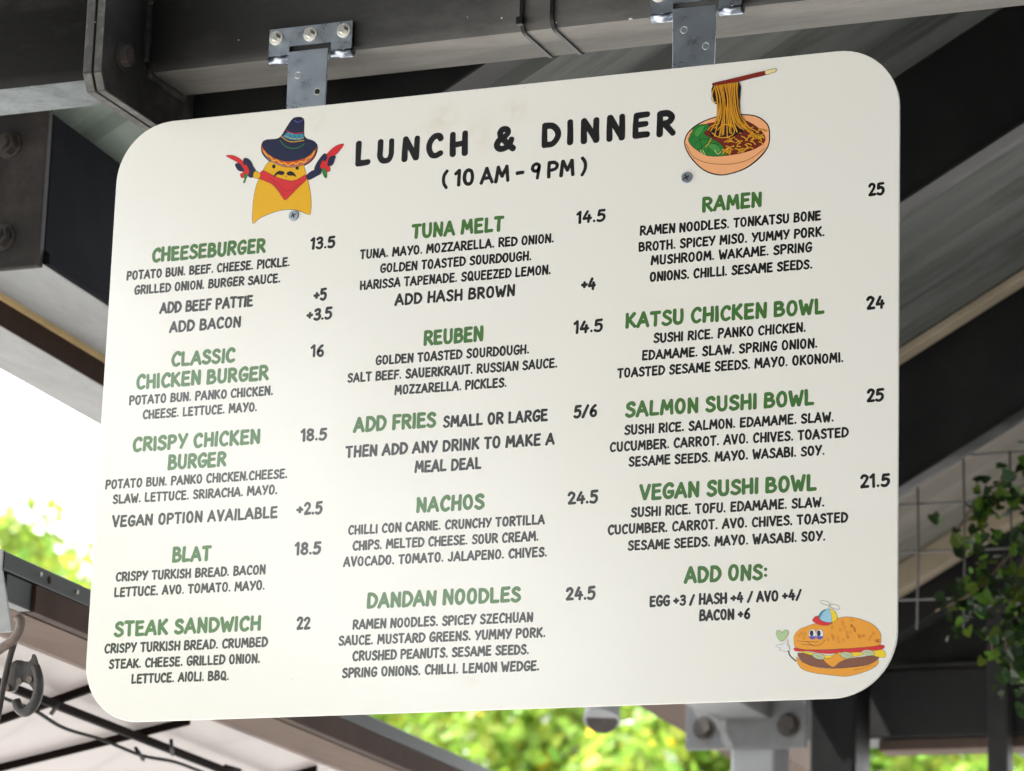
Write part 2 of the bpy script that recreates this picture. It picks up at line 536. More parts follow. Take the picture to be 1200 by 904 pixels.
def end_plate(x0, x1):
    # chamfered lower front corner, plate stands proud of the beam all round
    bm = new()
    pr = [(x0, -0.081, 0.372), (x0, -0.070, 0.353), (x0, 0.200, 0.353), (x0, 0.206, 0.362), (x0, 0.206, 0.604), (x0, -0.081, 0.604)]
    prism(bm, pr, (x1 - x0, 0, 0), 0)
    for f in bm.faces:
        f.material_index = 0 if abs(f.normal.x) > 0.5 else 1
    bmesh.ops.bevel(bm, geom=list(bm.edges), offset=0.0012, segments=1, affect='EDGES')
    return child('end_plate', bm, ['steel_paint', 'plate_edge'], sb)
end_plate(-0.4424, -0.431)
end_plate(-0.4555, -0.4436)
for (y, z) in ((-0.038, 0.404), (-0.038, 0.55), (0.165, 0.55)):
    bm = new()
    hexhead(bm, (-0.431, y, z), (1, 0, 0), 0.0125, 0.010)
    cyl(bm, (-0.431, y, z), (-0.4295, y, z), 0.0155, seg=18)
    hexhead(bm, (-0.4555, y, z), (-1, 0, 0), 0.0125, 0.012)
    cyl(bm, (-0.467, y, z), (-0.474, y, z), 0.007, seg=10)
    child('bolt', bm, 'bolt', sb)
# fillet weld where the beam meets the plate
random.seed(3)
def weld(pts):
    bm = new()
    P = spline(pts, 14)
    tube(bm, P, [0.0052 + random.uniform(-0.0011, 0.0011) for _ in P], 7)
    return child('weld_bead', bm, 'steel_paint', sb)
weld([(-0.430, 0.018, 0.4045), (-0.430, 0.05, 0.4035), (-0.430, 0.08, 0.4035), (-0.430, 0.109, 0.4045)])
weld([(-0.430, 0.0145, 0.415), (-0.430, 0.0145, 0.46), (-0.430, 0.0145, 0.5), (-0.430, 0.0145, 0.545)])

# two black cable ties round the beam
def cable_tie(x, head):
    bm = new()
    w, t = 0.0042, 0.0016
    sec = round_section(BY0 - 0.0006, BY1 + 0.0006, BZ0 - 0.0006, BZ1 + 0.0006, 0.0136, 4)
    sec2 = round_section(BY0 - t - 0.0006, BY1 + t + 0.0006, BZ0 - t - 0.0006, BZ1 + t + 0.0006, 0.015, 4)
    n = len(sec)
    rows = []
    for (s, xx) in ((sec, -w / 2), (sec2, -w / 2), (sec2, w / 2), (sec, w / 2)):
        rows.append([bm.verts.new((x + xx + 0.006 * (p[1] - 0.45), p[0], p[1])) for p in s])
    for k in range(4):
        A, B = rows[k], rows[(k + 1) % 4]
        for i in range(n):
            bm.faces.new((A[i], A[(i + 1) % n], B[(i + 1) % n], B[i]))
    if head:
        box(bm, x - 0.0045, x + 0.0035, BY0 - 0.0075, BY0 - 0.0008, BZ0 + 0.004, BZ0 + 0.013, 0, 0.001)
    bmesh.ops.recalc_face_normals(bm, faces=bm.faces)
    return bm
single('cable_tie', cable_tie(0.0255, True), 'tie', 'black cable tie round the beam with its square locking head showing', 'cable tie', 'cable ties on the beam')
single('cable_tie', cable_tie(0.0605, False), 'tie', 'black cable tie round the beam whose locking head is out of sight', 'cable tie', 'cable ties on the beam')

# posts that carry the beam, outside the picture
for x, lab in ((-1.45, 'charcoal square post carrying the plated end of the steel beam'), (2.6, 'charcoal square post carrying the far end of the steel beam')):
    bm = new()
    prism(bm, [(px + x, py + 0.06, GROUND) for px, py in round_section(-0.05, 0.05, -0.05, 0.05, 0.008, 3)], (0, 0, BZ0 - GROUND - 0.001))
    single('steel_post', bm, 'steel_paint', lab, 'post')

# ---- T hinges
def tee_hinge(cx, lab, holes):
    t = thing('tee_hinge', lab, 'hinge', (cx, 0.012, 0.335), 'zinc hinges the board hangs from')
    z0, z1 = 0.400, 0.4355
    bm = new()
    # leaf screwed to the beam with a notch for the strap
    pr = [(-0.0505, z0 + 0.003), (-0.0255, z0 + 0.003), (-0.0255, z0 + 0.0135), (0.0255, z0 + 0.0135), (0.0255, z0 + 0.003), (0.0505, z0 + 0.003), (0.0505, z1), (-0.0505, z1)]
    prism(bm, [(cx + x, 0.0112, z) for x, z in pr], (0, 0.0025, 0))
    child('mounting_leaf', bm, 'zinc', t)
    for sx in (-1, 1):
        bm = new()
        a, b = cx + sx * 0.0252, cx + sx * 0.0505
        cyl(bm, (a, 0.0160, z0 + 0.0008), (b, 0.0160, z0 + 0.0008), 0.0056, seg=24)
        child('knuckle', bm, 'zinc', t)
        bm = new()
        cyl(bm, (b, 0.0160, z0 + 0.0008), (b + sx * 0.0012, 0.0160, z0 + 0.0008), 0.0040, seg=14)
        child('hinge_pin', bm, 'bolt', t)
    # strap going down behind the board
    bm = new()
    pr = [(-0.0242, z0 + 0.0055), (0.0242, z0 + 0.0055), (0.0236, 0.36), (0.0205, 0.19), (0.014, 0.175), (-0.014, 0.175), (-0.0205, 0.19), (-0.0236, 0.36)]
    prism(bm, [(cx + x, 0.0072, z) for x, z in pr], (0, 0.0024, 0), 0, 0.0004)
    s = child('strap', bm, 'zinc', t)
    for (hx, hz, kind) in holes:
        bm = new()
        cyl(bm, (cx + hx, 0.0072, hz), (cx + hx, 0.00705, hz), 0.0032, seg=18)
        child('countersink', bm, ['hole' if kind else 'zinc'], s)
        bm = new()
        tube(bm, [(cx + hx + 0.0037 * math.cos(a), 0.0071, hz + 0.0037 * math.sin(a)) for a in [2 * math.pi * i / 18 for i in range(18)]], 0.0004, 5, closed=True)
        child('countersink_rim', bm, 'screw', s)
    for hx in (-0.0415, 0.0, 0.0405):
        bm = new()
        zc = 0.4245
        cyl(bm, (cx + hx, 0.0112, zc), (cx + hx, 0.0090, zc), 0.0084, 0.0078, 22)
        w = child('washer', bm, 'washer', t)
        bm = new()
        cyl(bm, (cx + hx, 0.0090, zc), (cx + hx, 0.0080, zc), 0.0062, seg=18)
        cyl(bm, (cx + hx, 0.0080, zc), (cx + hx, 0.0020, zc), 0.0049, 0.0045, 6)
        for f in bm.faces:
            f.smooth = False
        child('hex_screw', bm, 'screw', t)
    return t
tee_hinge(-0.2245, 'zinc T hinge on the beam above the hat drawing, all three screws showing', [(-0.011, 0.377, 0), (0.0135, 0.3555, 1)])
tee_hinge(0.2245, 'zinc T hinge on the beam above the noodle bowl drawing', [(-0.011, 0.3805, 0), (0.0135, 0.360, 0)])

# ---- big dark side beam on the left (A), running back
def dprism(bm, prof_xz, y, length, mi=0, bev=0.0, side=None):
    """profile in x,z at depth y, extruded along the run of the side beams"""
    return prism(bm, [(x, y, z) for x, z in prof_xz], DV * length, mi, bev, side)
A = thing('side_beam', 'deep blue black steel beam running back behind the plated beam end', 'beam', (-0.80, 0.3, 0.286))
bm = new()
dprism(bm, [(-0.93, 0.287), (-0.7195, 0.287), (-0.7195, 0.482), (-0.93, 0.482)], 0.312, 2.4, 0, 0.003)
bm.normal_update()
for f in bm.faces:
    if f.normal.z < -0.8:
        f.material_index = 1
child('beam_body', bm, ['navy_steel', 'grey_bounce'], A)
bm = new()
prism(bm, [(-0.952, 0.300, 0.282), (-0.7195, 0.300, 0.282), (-0.7195, 0.300, 0.486), (-0.952, 0.300, 0.486)], (0, 0.0115, 0), 0, 0.002)
child('end_plate', bm, 'end_paint', A)
for (x, z) in ((-0.772, 0.322), (-0.772, 0.44), (-0.90, 0.322), (-0.90, 0.44)):
    bm = new()
    cyl(bm, (x, 0.3, z), (x, 0.2975, z), 0.017, seg=20)
    hexhead(bm, (x, 0.2975, z), (0, -1, 0), 0.0135, 0.011)
    cyl(bm, (x, 0.288, z), (x, 0.279, z), 0.007, seg=10)
    child('bolt', bm, 'bolt', A)
bm = new()
dprism(bm, [(-0.7194, 0.287), (-0.7115, 0.287), (-0.7115, 0.300), (-0.7194, 0.306)], 0.312, 2.4)
child('edge_lip', bm, 'navy_steel', A)

# ledger strip under it (B)
B = thing('ledger_board', 'narrow dark brown board with a grey underside along the eave, edged in yellow timber', 'board', (-0.88, 0.36, 0.25))
bm = new()
dprism(bm, [(-0.925, 0.2475), (-0.826, 0.2475), (-0.826, 0.286), (-0.925, 0.286)], 0.2, 2.5, 0, 0.002)
bm.normal_update()
for f in bm.faces:
    if f.normal.z < -0.8:
        f.material_index = 1
child('board_body', bm, ['brown_paint', 'grey_bounce'], B)
bm = new()
dprism(bm, [(-0.8255, 0.2795), (-0.8185, 0.2795), (-0.8185, 0.2865), (-0.8255, 0.2865)], 0.2, 2.5)
child('edge_strip', bm, 'yellow_wood', B)

# ---- corrugated sheet: trapezoid ribs running up the slope
def ribbed_sheet(x0, x1, zfun, y0, y1, pitch=0.19, rib=0.05, h=0.028, th=0.0015, phase=0.0):
    prof = []
    y = y0 - phase
    while y < y1:
        for dy, dz in ((0, 0), (pitch - rib - 0.02, 0), (pitch - rib, h), (pitch - 0.02, h)):
            prof.append((y + dy, dz))
        y += pitch
    bm = new()
    rows = []
    for off in (0, th):
        rows.append([[bm.verts.new((x, py, zfun(x) + dz + off)) for py, dz in prof] for x in (x0, x1)])
    for r in rows:
        for i in range(len(prof) - 1):
            bm.faces.new((r[0][i], r[0][i + 1], r[1][i + 1], r[1][i]))
    for e in (0, 1):
        for i in range(len(prof) - 1):
            bm.faces.new((rows[0][e][i], rows[0][e][i + 1], rows[1][e][i + 1], rows[1][e][i]))
    bmesh.ops.recalc_face_normals(bm, faces=bm.faces)
    return bm

# green soffit sheet above the side beam
single('soffit_sheet', ribbed_sheet(-0.915, -0.575, lambda x: 0.545 + 0.57 * (x + 0.70) * 0.95, 0.28, 0.80, 0.135, 0.045, 0.012, phase=0.05), 'green_sheet',
       'grey green ribbed roof sheet between the dark side beam and the beam end plates', 'roof sheet')

# ---- rafters and roof sheets
def roof_z(x):          # underside of the sheets = top of the rafters
    return 0.664 + 0.57 * (x - 0.18)
def rafter(y, x0, x1, hgt, wid, lab, drop=0.0, mat_='black_steel', lip=True):
    bm = new()
    z = lambda x: roof_z(x) + drop - 0.001
    pr = [(x0, y, z(x0) - hgt), (x1, y, z(x1) - hgt), (x1, y, z(x1)), (x0, y, z(x0))]
    prism(bm, pr, (0, wid, 0), 0, 0.002)
    t = thing('rafter', lab, 'rafter', ((x0 + x1) / 2, y, z(x0) - hgt), 'dark rafters under the roof')
    child('web', bm, mat_, t)
    if lip:
        bm = new()
        pr = [(x0, y - 0.012, z(x0) - hgt - 0.006), (x1, y - 0.012, z(x1) - hgt - 0.006), (x1, y - 0.012, z(x1) - hgt - 0.0005), (x0, y - 0.012, z(x0) - hgt - 0.0005)]
        prism(bm, pr, (0, 0.034, 0), 0, 0.001)
        child('flange', bm, 'dark_flange', t)
    return t
rafter(0.135, -0.475, 2.3, 0.305, 0.05, 'dark rafter close behind the steel beam, seen above the board', drop=0.20, lip=False)
rafter(0.96, -0.515, 3.4, 0.178, 0.05, 'thick black rafter crossing behind the top corner of the board by the noodle bowl')
rafter(1.85, -0.515, 3.4, 0.20, 0.05, 'black rafter behind the board, above the wire trellis')
rafter(2.74, -0.515, 3.4, 0.115, 0.05, 'black rafter beyond the trellis with a beige batten on it', lip=False)
def sheet(y0, y1, m, lab, ph=0.0):
    single('roof_sheet', ribbed_sheet(-0.50, 3.4, roof_z, y0, y1, 0.19, 0.06, 0.020, phase=ph), m, lab, 'roof sheet', 'ribbed sheets of the roof')
sheet(0.20, 1.035, 'galv', 'dusty grey ribbed roof sheet over the board, next to the steel beam')
sheet(1.036, 1.94, 'galv', 'stained grey green ribbed roof sheet between the two thick black rafters', 0.06)
sheet(1.941, 2.80, 'beige_sheet', 'pale beige ribbed roof sheet behind the trellis', 0.02)
sheet(2.801, 5.2, 'galv', 'added grey ribbed roof sheet past the gable wall, holding back sky light', 0.04)  # extra bay added to cut sky light on the side beam
def batten(y, m, lab, dz):
    bm = new()
    x0, x1 = -0.49, 2.3
    pr = [(x0, y, roof_z(x0) - dz), (x1, y, roof_z(x1) - dz), (x1, y, roof_z(x1) - 0.002), (x0, y, roof_z(x0) - 0.002)]
    prism(bm, pr, (0, 0.034, 0), 0, 0.002)
    single('batten', bm, m, lab, 'batten')
batten(1.795, 'beige_batten', 'thin beige batten along the top of the middle rafter', 0.016)
batten(2.695, 'beige_batten', 'beige batten under the pale roof sheet by the vine', 0.055)
# dark gable boarding behind the last rafter
gw = thing('gable_wall', 'black board gable wall behind the trellis and vine', 'wall', (0.4, 3.1, 0.2))
for i in range(6):
    z0 = 0.232 + i * 0.13
    bm = new()
    prism(bm, [(-0.5, 3.02 + 0.004 * (i % 2), z0), (2.3, 3.02 + 0.004 * (i % 2), z0), (2.3, 3.02 + 0.004 * (i % 2), z0 + 0.126), (-0.5, 3.02 + 0.004 * (i % 2), z0 + 0.126)], (0, 0.02, 0), 0, 0.003)
    child('board', bm, 'header', gw)

# plate beam the rafters land on, ending at the gusset
bm = new()
prism(bm, [(-0.622, 0.55, 0.086), (-0.523, 0.55, 0.086), (-0.523, 0.55, 0.215), (-0.622, 0.55, 0.215)], (0, 2.042, 0), 0, 0.003)
single('plate_beam', bm, 'gusset', 'grey steel beam running back to the bolted gusset plate, under the rafter ends', 'beam')
gp = thing('gusset_plate', 'mid grey steel gusset plate with two dark bolts below the burger drawing', 'plate', (-0.57, 2.6, 0.034))
bm = new()
prism(bm, [(-0.684, 2.595, 0.036), (-0.459, 2.595, 0.033), (-0.459, 2.595, 0.21), (-0.684, 2.595, 0.21)], (0, 0.012, 0), 0, 0.002)
child('plate', bm, 'gusset', gp)
for x in (-0.648, -0.491):
    bm = new()
    cyl(bm, (x, 2.5945, 0.074), (x, 2.592, 0.074), 0.021, seg=20)
    hexhead(bm, (x, 2.592, 0.074), (0, -1, 0), 0.0165, 0.014)
    child('bolt', bm, 'bolt', gp)
def post(x0, x1, y0, y1, ztop, m, lab, r=0.006):
    bm = new()
    prism(bm, [(x0 + (x1 - x0) / 2 + px, (y0 + y1) / 2 + py, GROUND) for px, py in round_section(-(x1 - x0) / 2, (x1 - x0) / 2, -(y1 - y0) / 2, (y1 - y0) / 2, r, 3)], (0, 0, ztop - GROUND))
    return single('steel_post', bm, m, lab, 'post')
post(-0.604, -0.522, 2.612, 2.70, 0.21, 'pale_grey', 'pale grey square post under the bolted gusset plate')
post(-0.505, -0.418, 2.76, 2.86, 0.24, 'black_steel', 'dark steel post right beside the gusset plate')
# header over the far opening
hd = thing('header_beam', 'charcoal cladded header beam over the far opening below the vine', 'beam', (-0.1, 2.9, 0.07))
bm = new(); box(bm, -0.56, 2.3, 2.90, 3.01, 0.095, 0.2225, 0, 0.004); child('cladding', bm, 'header', hd)
bm = new(); box(bm, -0.56, 2.3, 2.892, 3.01, 0.2245, 0.2305, 0, 0.001); child('top_flashing', bm, 'steel_paint', hd)
bm = new(); box(bm, -0.417, 2.3, 2.905, 2.975, 0.0735, 0.0935, 0, 0.002); child('lintel', bm, 'pink_bounce', hd)
post(-0.197, -0.16, 2.845, 2.889, 0.33, 'header', 'slim charcoal mullion post below the hanging vine', 0.003)
post(0.02, 0.12, 3.2, 3.3, 0.23, 'header', 'black post in the shade behind the hanging vine')
# beam stub left of the gusset, and a lamp
bm = new()
dprism(bm, [(-0.837, 0.147), (-0.717, 0.147), (-0.717, 0.257), (-0.837, 0.257)], 2.75, 1.0, 0, 0.003)
single('tie_stub', bm, 'pink_bounce', 'short pinkish timber tie behind the gusset plate', 'beam')
lp = thing('spot_lamp', 'small grey spot lamp with a rusty mouth hanging below the board edge', 'lamp', (-0.69, 2.2, 0.02))
bm = new()
cyl(bm, (-0.697, 2.22, 0.095), (-0.690, 2.19, 0.024), 0.020, 0.032, 20)
child('shade', bm, 'end_grey', lp)
bm = new()
cyl(bm, (-0.690, 2.19, 0.0235), (-0.6895, 2.188, 0.0215), 0.027, 0.025, 20)
child('lamp_mouth', bm, 'bolt', lp)
bm = new()
tube(bm, [(-0.697, 2.22, 0.095), (-0.68, 2.24, 0.15), (-0.63, 2.24, 0.18)], 0.006)
child('bracket', bm, 'gusset', lp)

# ---- lower side beam on the left (C)
C = thing('eave_beam', 'brown boxed eave beam with dark metal flashing on top and an underside lightened for light from below', 'beam', (-0.74, 0.3, -0.16))
def cprof(z0, z1, out=0.0):
    return [(-0.790, z0), (-0.682 + out, z0), (-0.682 + out, z1), (-0.790, z1)]
bm = new(); dprism(bm, [(-0.792, -0.1175), (-0.679, -0.1175), (-0.679, -0.095), (-0.792, -0.095)], 0.2, 5.4, 0, 0.0015); child('flashing', bm, 'flashing', C)
bm = new(); dprism(bm, [(-0.699, -0.1515), (-0.6835, -0.1515), (-0.6835, -0.1185), (-0.699, -0.1185)], 0.285, 5.2, 0, 0.001); child('side_board', bm, 'brown_paint', C)
bm = new(); dprism(bm, [(-0.699, -0.1515), (-0.682, -0.1515), (-0.682, -0.1185), (-0.699, -0.1185)], 0.214, 0.07, 0, 0.001); child('side_board', bm, 'flashing', C)
bm = new(); dprism(bm, [(-0.788, -0.1515), (-0.7, -0.1515), (-0.7, -0.1185), (-0.788, -0.1185)], 0.214, 5.3, 0, 0.001); child('soffit', bm, 'pink_bounce', C)
bm = new(); prism(bm, [(-0.80, 0.196, -0.196), (-0.660, 0.196, -0.192), (-0.666, 0.196, -0.168), (-0.6795, 0.196, -0.115), (-0.6795, 0.196, -0.094), (-0.80, 0.196, -0.094)], (0, 0.003, 0), 0, 0.0008); child('end_cap', bm, 'end_grey', C)
for k, (d, z) in enumerate(((0.10, -0.104), (0.125, -0.106), (0.205, -0.106), (0.33, -0.104))):
    bm = new()
    p = Vector((-0.679, 0.2, z)) + DV * d
    cyl(bm, p, p + Vector((0.002, 0, 0)), 0.003 if k != 1 else 0.0055, 0.002, 12)
    child('rivet', bm, 'brown_paint' if k == 1 else 'screw', C)

# ---- translucent lean-to roof under it
def lean_z(x, y):
    return -0.152 + 0.243 * (x + 0.788 + 0.0868 * (y - 0.2)) + 0.0123 * (y - 0.2)
ln = thing('lean_to_roof', 'pinkish white translucent roof sheet below the brown eave beam', 'roof', (-1.3, 1.0, -0.3))
bm = new()
ys = (0.35, 1.62, 4.2)
for a, b in ((0.35, 1.60), (1.606, 4.2)):
    bm = new()
    xr = lambda y: -0.792 - 0.0868 * (y - 0.2)
    lo = [(xr(a), a), (xr(b), b), (xr(b) - 1.5, b), (xr(a) - 1.5, a)]
    prism(bm, [(x, y, lean_z(x, y)) for x, y in lo], (0, 0, 0.006))
    child('sheet', bm, 'polycarb', ln)
def lean_bar(p0, p1, w, h, name='bar', drop=0.0015):
    a, b = Vector((p0[0], p0[1], lean_z(*p0) - drop)), Vector((p1[0], p1[1], lean_z(*p1) - drop))
    d = (b - a).normalized()
    s = d.cross(Vector((0, 0, 1))).normalized() * (w / 2)
    bm = new()
    prism(bm, [a - s - Vector((0, 0, h)), a + s - Vector((0, 0, h)), a + s, a - s], b - a, 0, 0.001)
    return child(name, bm, 'dark_bar', ln)
lean_bar((-0.850, 0.746), (-2.250, 0.922), 0.0085, 0.011)
lean_bar((-0.875, 1.059), (-2.250, 0.790), 0.0085, 0.011)
lean_bar((-0.915, 1.56), (-2.3, 1.56), 0.0085, 0.011)
lean_bar((-0.965, 2.1), (-2.3, 2.1), 0.0085, 0.011)
lean_bar((-0.880, 0.500), (-1.135, 3.000), 0.0085, 0.011, drop=0.0135)
random.seed(17)
dvn = thing('dry_vine', 'bare vine twigs lying on top of the translucent roof, seen as soft shadows', 'vine', (-1.1, 1.0, -0.15))
for k in range(9):
    x, y = random.uniform(-1.5, -0.95), random.uniform(0.5, 1.5)
    a = random.uniform(0, 6.28)
    P = []
    for i in range(7):
        P.append((x, y, lean_z(x, y) + 0.03 + 0.02 * math.sin(i * 1.3 + k)))
        a += random.uniform(-0.6, 0.6)
        x, y = min(x + 0.09 * math.cos(a), -0.9), y + 0.09 * math.sin(a)
    bm = new(); tube(bm, spline(P, 4), 0.0045, 6); child('twig', bm, 'bark', dvn)
lean_bar((-1.62, 0.66), (-1.92, 4.1), 0.0085, 0.011, drop=0.0135)


# string of lights slung under the lean-to roof
sl_ = thing('string_light', 'black string light cable with small drooping bulbs under the translucent roof', 'string light', (-1.0, 0.9, -0.25))
wire_pts = [(-0.877, 0.490, -0.194), (-0.895, 0.574, -0.195), (-0.914, 0.695, -0.196), (-0.935, 0.812, -0.197), (-0.946, 0.940, -0.196), (-0.957, 1.074, -0.194), (-0.958, 1.178, -0.191), (-0.964, 1.284, -0.188), (-0.975, 1.405, -0.187)]
bm = new(); tube(bm, spline([Vector(p) + Vector((0, 0, 0.0015 * (-1) ** i)) for i, p in enumerate(wire_pts)], 5), 0.0027, 6); child('cable', bm, 'wire', sl_)
for a, b in (((-0.867, 0.682, -0.185), (-0.905, 0.720, -0.199)), ((-0.897, 1.048, -0.180), (-0.932, 1.122, -0.192)), ((-0.944, 1.033, -0.192), (-0.964, 1.100, -0.201)), ((-0.931, 1.284, -0.180), (-0.920, 1.323, -0.183))):
    a, b = Vector(a), Vector(b)
    bm = new(); cyl(bm, a, a + (b - a) * 0.8, 0.0026, 0.0032, 8); h = child('bulb_holder', bm, 'wire', sl_)
    bm = new(); cyl(bm, a + (b - a) * 0.8, b, 0.0024, 0.0012, 8); child('bulb', bm, 'bulb', h)


# ---- hook with chain on the left
hk = thing('swivel_hook', 'weathered steel snap hook and shackle hanging at the eave beam end', 'hook', (-0.6, 0.1, -0.305))
bm = new(); tube(bm, spline([(-0.6416, 0.1000, -0.2182), (-0.6247, 0.1000, -0.2335), (-0.6132, 0.1000, -0.2291), (-0.6020, 0.1000, -0.2226), (-0.5941, 0.1000, -0.2125), (-0.5927, 0.1000, -0.2011), (-0.5971, 0.1000, -0.1950)], 6), 0.0055, 10); child('shackle', bm, 'hook_steel', hk)
bm = new(); tube(bm, spline([(-0.6011, 0.1040, -0.2226), (-0.6048, 0.1040, -0.2363), (-0.6080, 0.1040, -0.2501), (-0.6115, 0.1040, -0.2707), (-0.6148, 0.1040, -0.2982), (-0.6183, 0.1040, -0.3187)], 6), 0.0036, 10); child('shackle_leg', bm, 'bolt', hk)
bm = new(); prism(bm, spline([Vector(p) for p in [(-0.6174, 0.1150, -0.2617), (-0.6126, 0.1150, -0.2480), (-0.6033, 0.1150, -0.2414), (-0.5874, 0.1150, -0.2437), (-0.5830, 0.1150, -0.2352), (-0.5772, 0.1150, -0.2493), (-0.5739, 0.1150, -0.2632), (-0.5783, 0.1150, -0.2769), (-0.5855, 0.1150, -0.2697), (-0.5994, 0.1150, -0.2665), (-0.6045, 0.1150, -0.2760), (-0.6143, 0.1150, -0.2757)]], 3, True), (0, 0.006, 0)); child('hook_plate', bm, 'dark_hook', hk)
bm = new(); P = spline([(-0.5785, 0.1145, -0.2493), (-0.5736, 0.1145, -0.2633), (-0.5730, 0.1145, -0.2806), (-0.5783, 0.1145, -0.2942), (-0.5879, 0.1145, -0.3008), (-0.5960, 0.1145, -0.2964), (-0.6006, 0.1145, -0.2873)], 5); tube(bm, P, [0.0052 + 0.001 * math.sin(3.1 * i / len(P)) for i in range(len(P))], 10); child('hook_arm', bm, 'dark_hook', hk)
for p in [(-0.5846, 0.1148, -0.2642), (-0.5978, 0.1148, -0.2659), (-0.6129, 0.1148, -0.2730)]:
    bm = new(); p = Vector(p); cyl(bm, p, p + Vector((0, -0.0022, 0)), 0.0042, 0.0036, 14); child('hook_rivet', bm, 'hook_steel', hk)
bm = new(); P = [Vector(p) for p in [(-0.6515, 0.1300, -0.2159), (-0.6685, 0.1300, -0.1517)]]; tube(bm, [P[0], P[0] * 0.5 + P[1] * 0.5 + Vector((0, 0, 0.01)), P[1]], 0.004, 8); child('chain_link', bm, 'hook_steel', hk)


# ------------------------------------------------------------------ trellis and vine on the right
tr = thing('wire_trellis', 'square wire trellis hanging behind the board under the black rafter', 'trellis', (0.05, 2.0, 0.1))
for i in range(6):
    x = -0.166 + i * 0.0752
    bm = new(); tube(bm, [(x, 2.0, 0.12), (x + 0.002, 2.001, 0.25), (x, 2.0, 0.40)], 0.0019, 6); child('wire', bm, 'mesh_wire', tr)
for i in range(4):
    z = 0.170 + i * 0.0768
    bm = new(); tube(bm, [(-0.21, 2.004, z), (0.02, 2.005, z - 0.002), (0.26, 2.004, z)], 0.0019, 6); child('wire', bm, 'mesh_wire', tr)

def leaf_quad(bm, c, n, s, roll, mi=0, fold=0.25, heart=False):
    n = n.normalized()
    u = n.orthogonal().normalized()
    u = Matrix.Rotation(roll, 3, n) @ u
    w = n.cross(u)
    if heart:   # broad rounded leaf, folded on its midrib
        prof = [(0, 0.0), (0.42, -0.12), (0.52, 0.25), (0.36, 0.68), (0, 1.0)]
    else:
        prof = [(0, 0), (0.33, 0.35), (0.28, 0.7), (0, 1.0)]
    mid = [bm.verts.new(c + u * (p[1] * s)) for p in (prof[0], prof[-1])]
    for sgn in (1, -1):
        side = [bm.verts.new(c + u * (p[1] * s) + w * (sgn * p[0] * s) + n * (fold * p[0] * s)) for p in prof[1:-1]]
        vs = [mid[0]] + side + [mid[1]]
        f = bm.faces.new(vs if sgn > 0 else vs[::-1])
        f.material_index = mi

random.seed(11)
vn = thing('hanging_vine', 'leafy green vine spilling over the trellis and hanging down beside the board', 'vine', (0.06, 1.95, 0.0))
stems = [[(0.20, 1.93, 0.44), (0.11, 1.92, 0.36), (0.03, 1.93, 0.31), (-0.02, 1.93, 0.24)],
         [(0.22, 1.95, 0.40), (0.15, 1.93, 0.30), (0.10, 1.92, 0.20), (0.07, 1.93, 0.10), (0.085, 1.93, 0.02)],
         [(0.20, 1.96, 0.33), (0.09, 1.95, 0.24), (0.02, 1.95, 0.17), (-0.05, 1.96, 0.14)],
         [(0.24, 1.97, 0.28), (0.16, 1.95, 0.18), (0.11, 1.95, 0.09), (0.10, 1.95, 0.03)],
         [(0.24, 1.92, 0.47), (0.17, 1.91, 0.40), (0.13, 1.91, 0.33), (0.12, 1.92, 0.25)],
         [(0.22, 1.97, 0.20), (0.13, 1.96, 0.15), (0.05, 1.96, 0.11), (0.04, 1.96, 0.06)]]
for i, s in enumerate(stems):
    bm = new()
    P = spline(s, 6)
    tube(bm, P, [0.0035 * (1 - 0.6 * k / len(P)) for k in range(len(P))], 5)
    child('stem', bm, 'bark', vn)
bmL = new()
cnt = 0
for i, s in enumerate(stems):
    P = spline(s, 24)
    for k, p in enumerate(P):
        for _ in range(3):
            if random.random() < 0.16 + 0.16 * math.sin(k * 0.35 + i):
                continue
            c = p + Vector((random.gauss(0.024, 0.018), random.gauss(0, 0.03), random.gauss(-0.006, 0.022)))
            n = Vector((random.gauss(0, 0.6), random.gauss(-0.7, 0.5), random.gauss(0.4, 0.6)))
            r = random.random()
            leaf_quad(bmL, c, n, random.choice((0.010, 0.013, 0.016, 0.019, 0.024)), random.uniform(0, 6.28), 0 if r < 0.33 else 1, 0.3, True)
lf = child('foliage', bmL, ['leaf_vine', 'leaf_dark'], vn)
lf['kind'] = 'stuff'

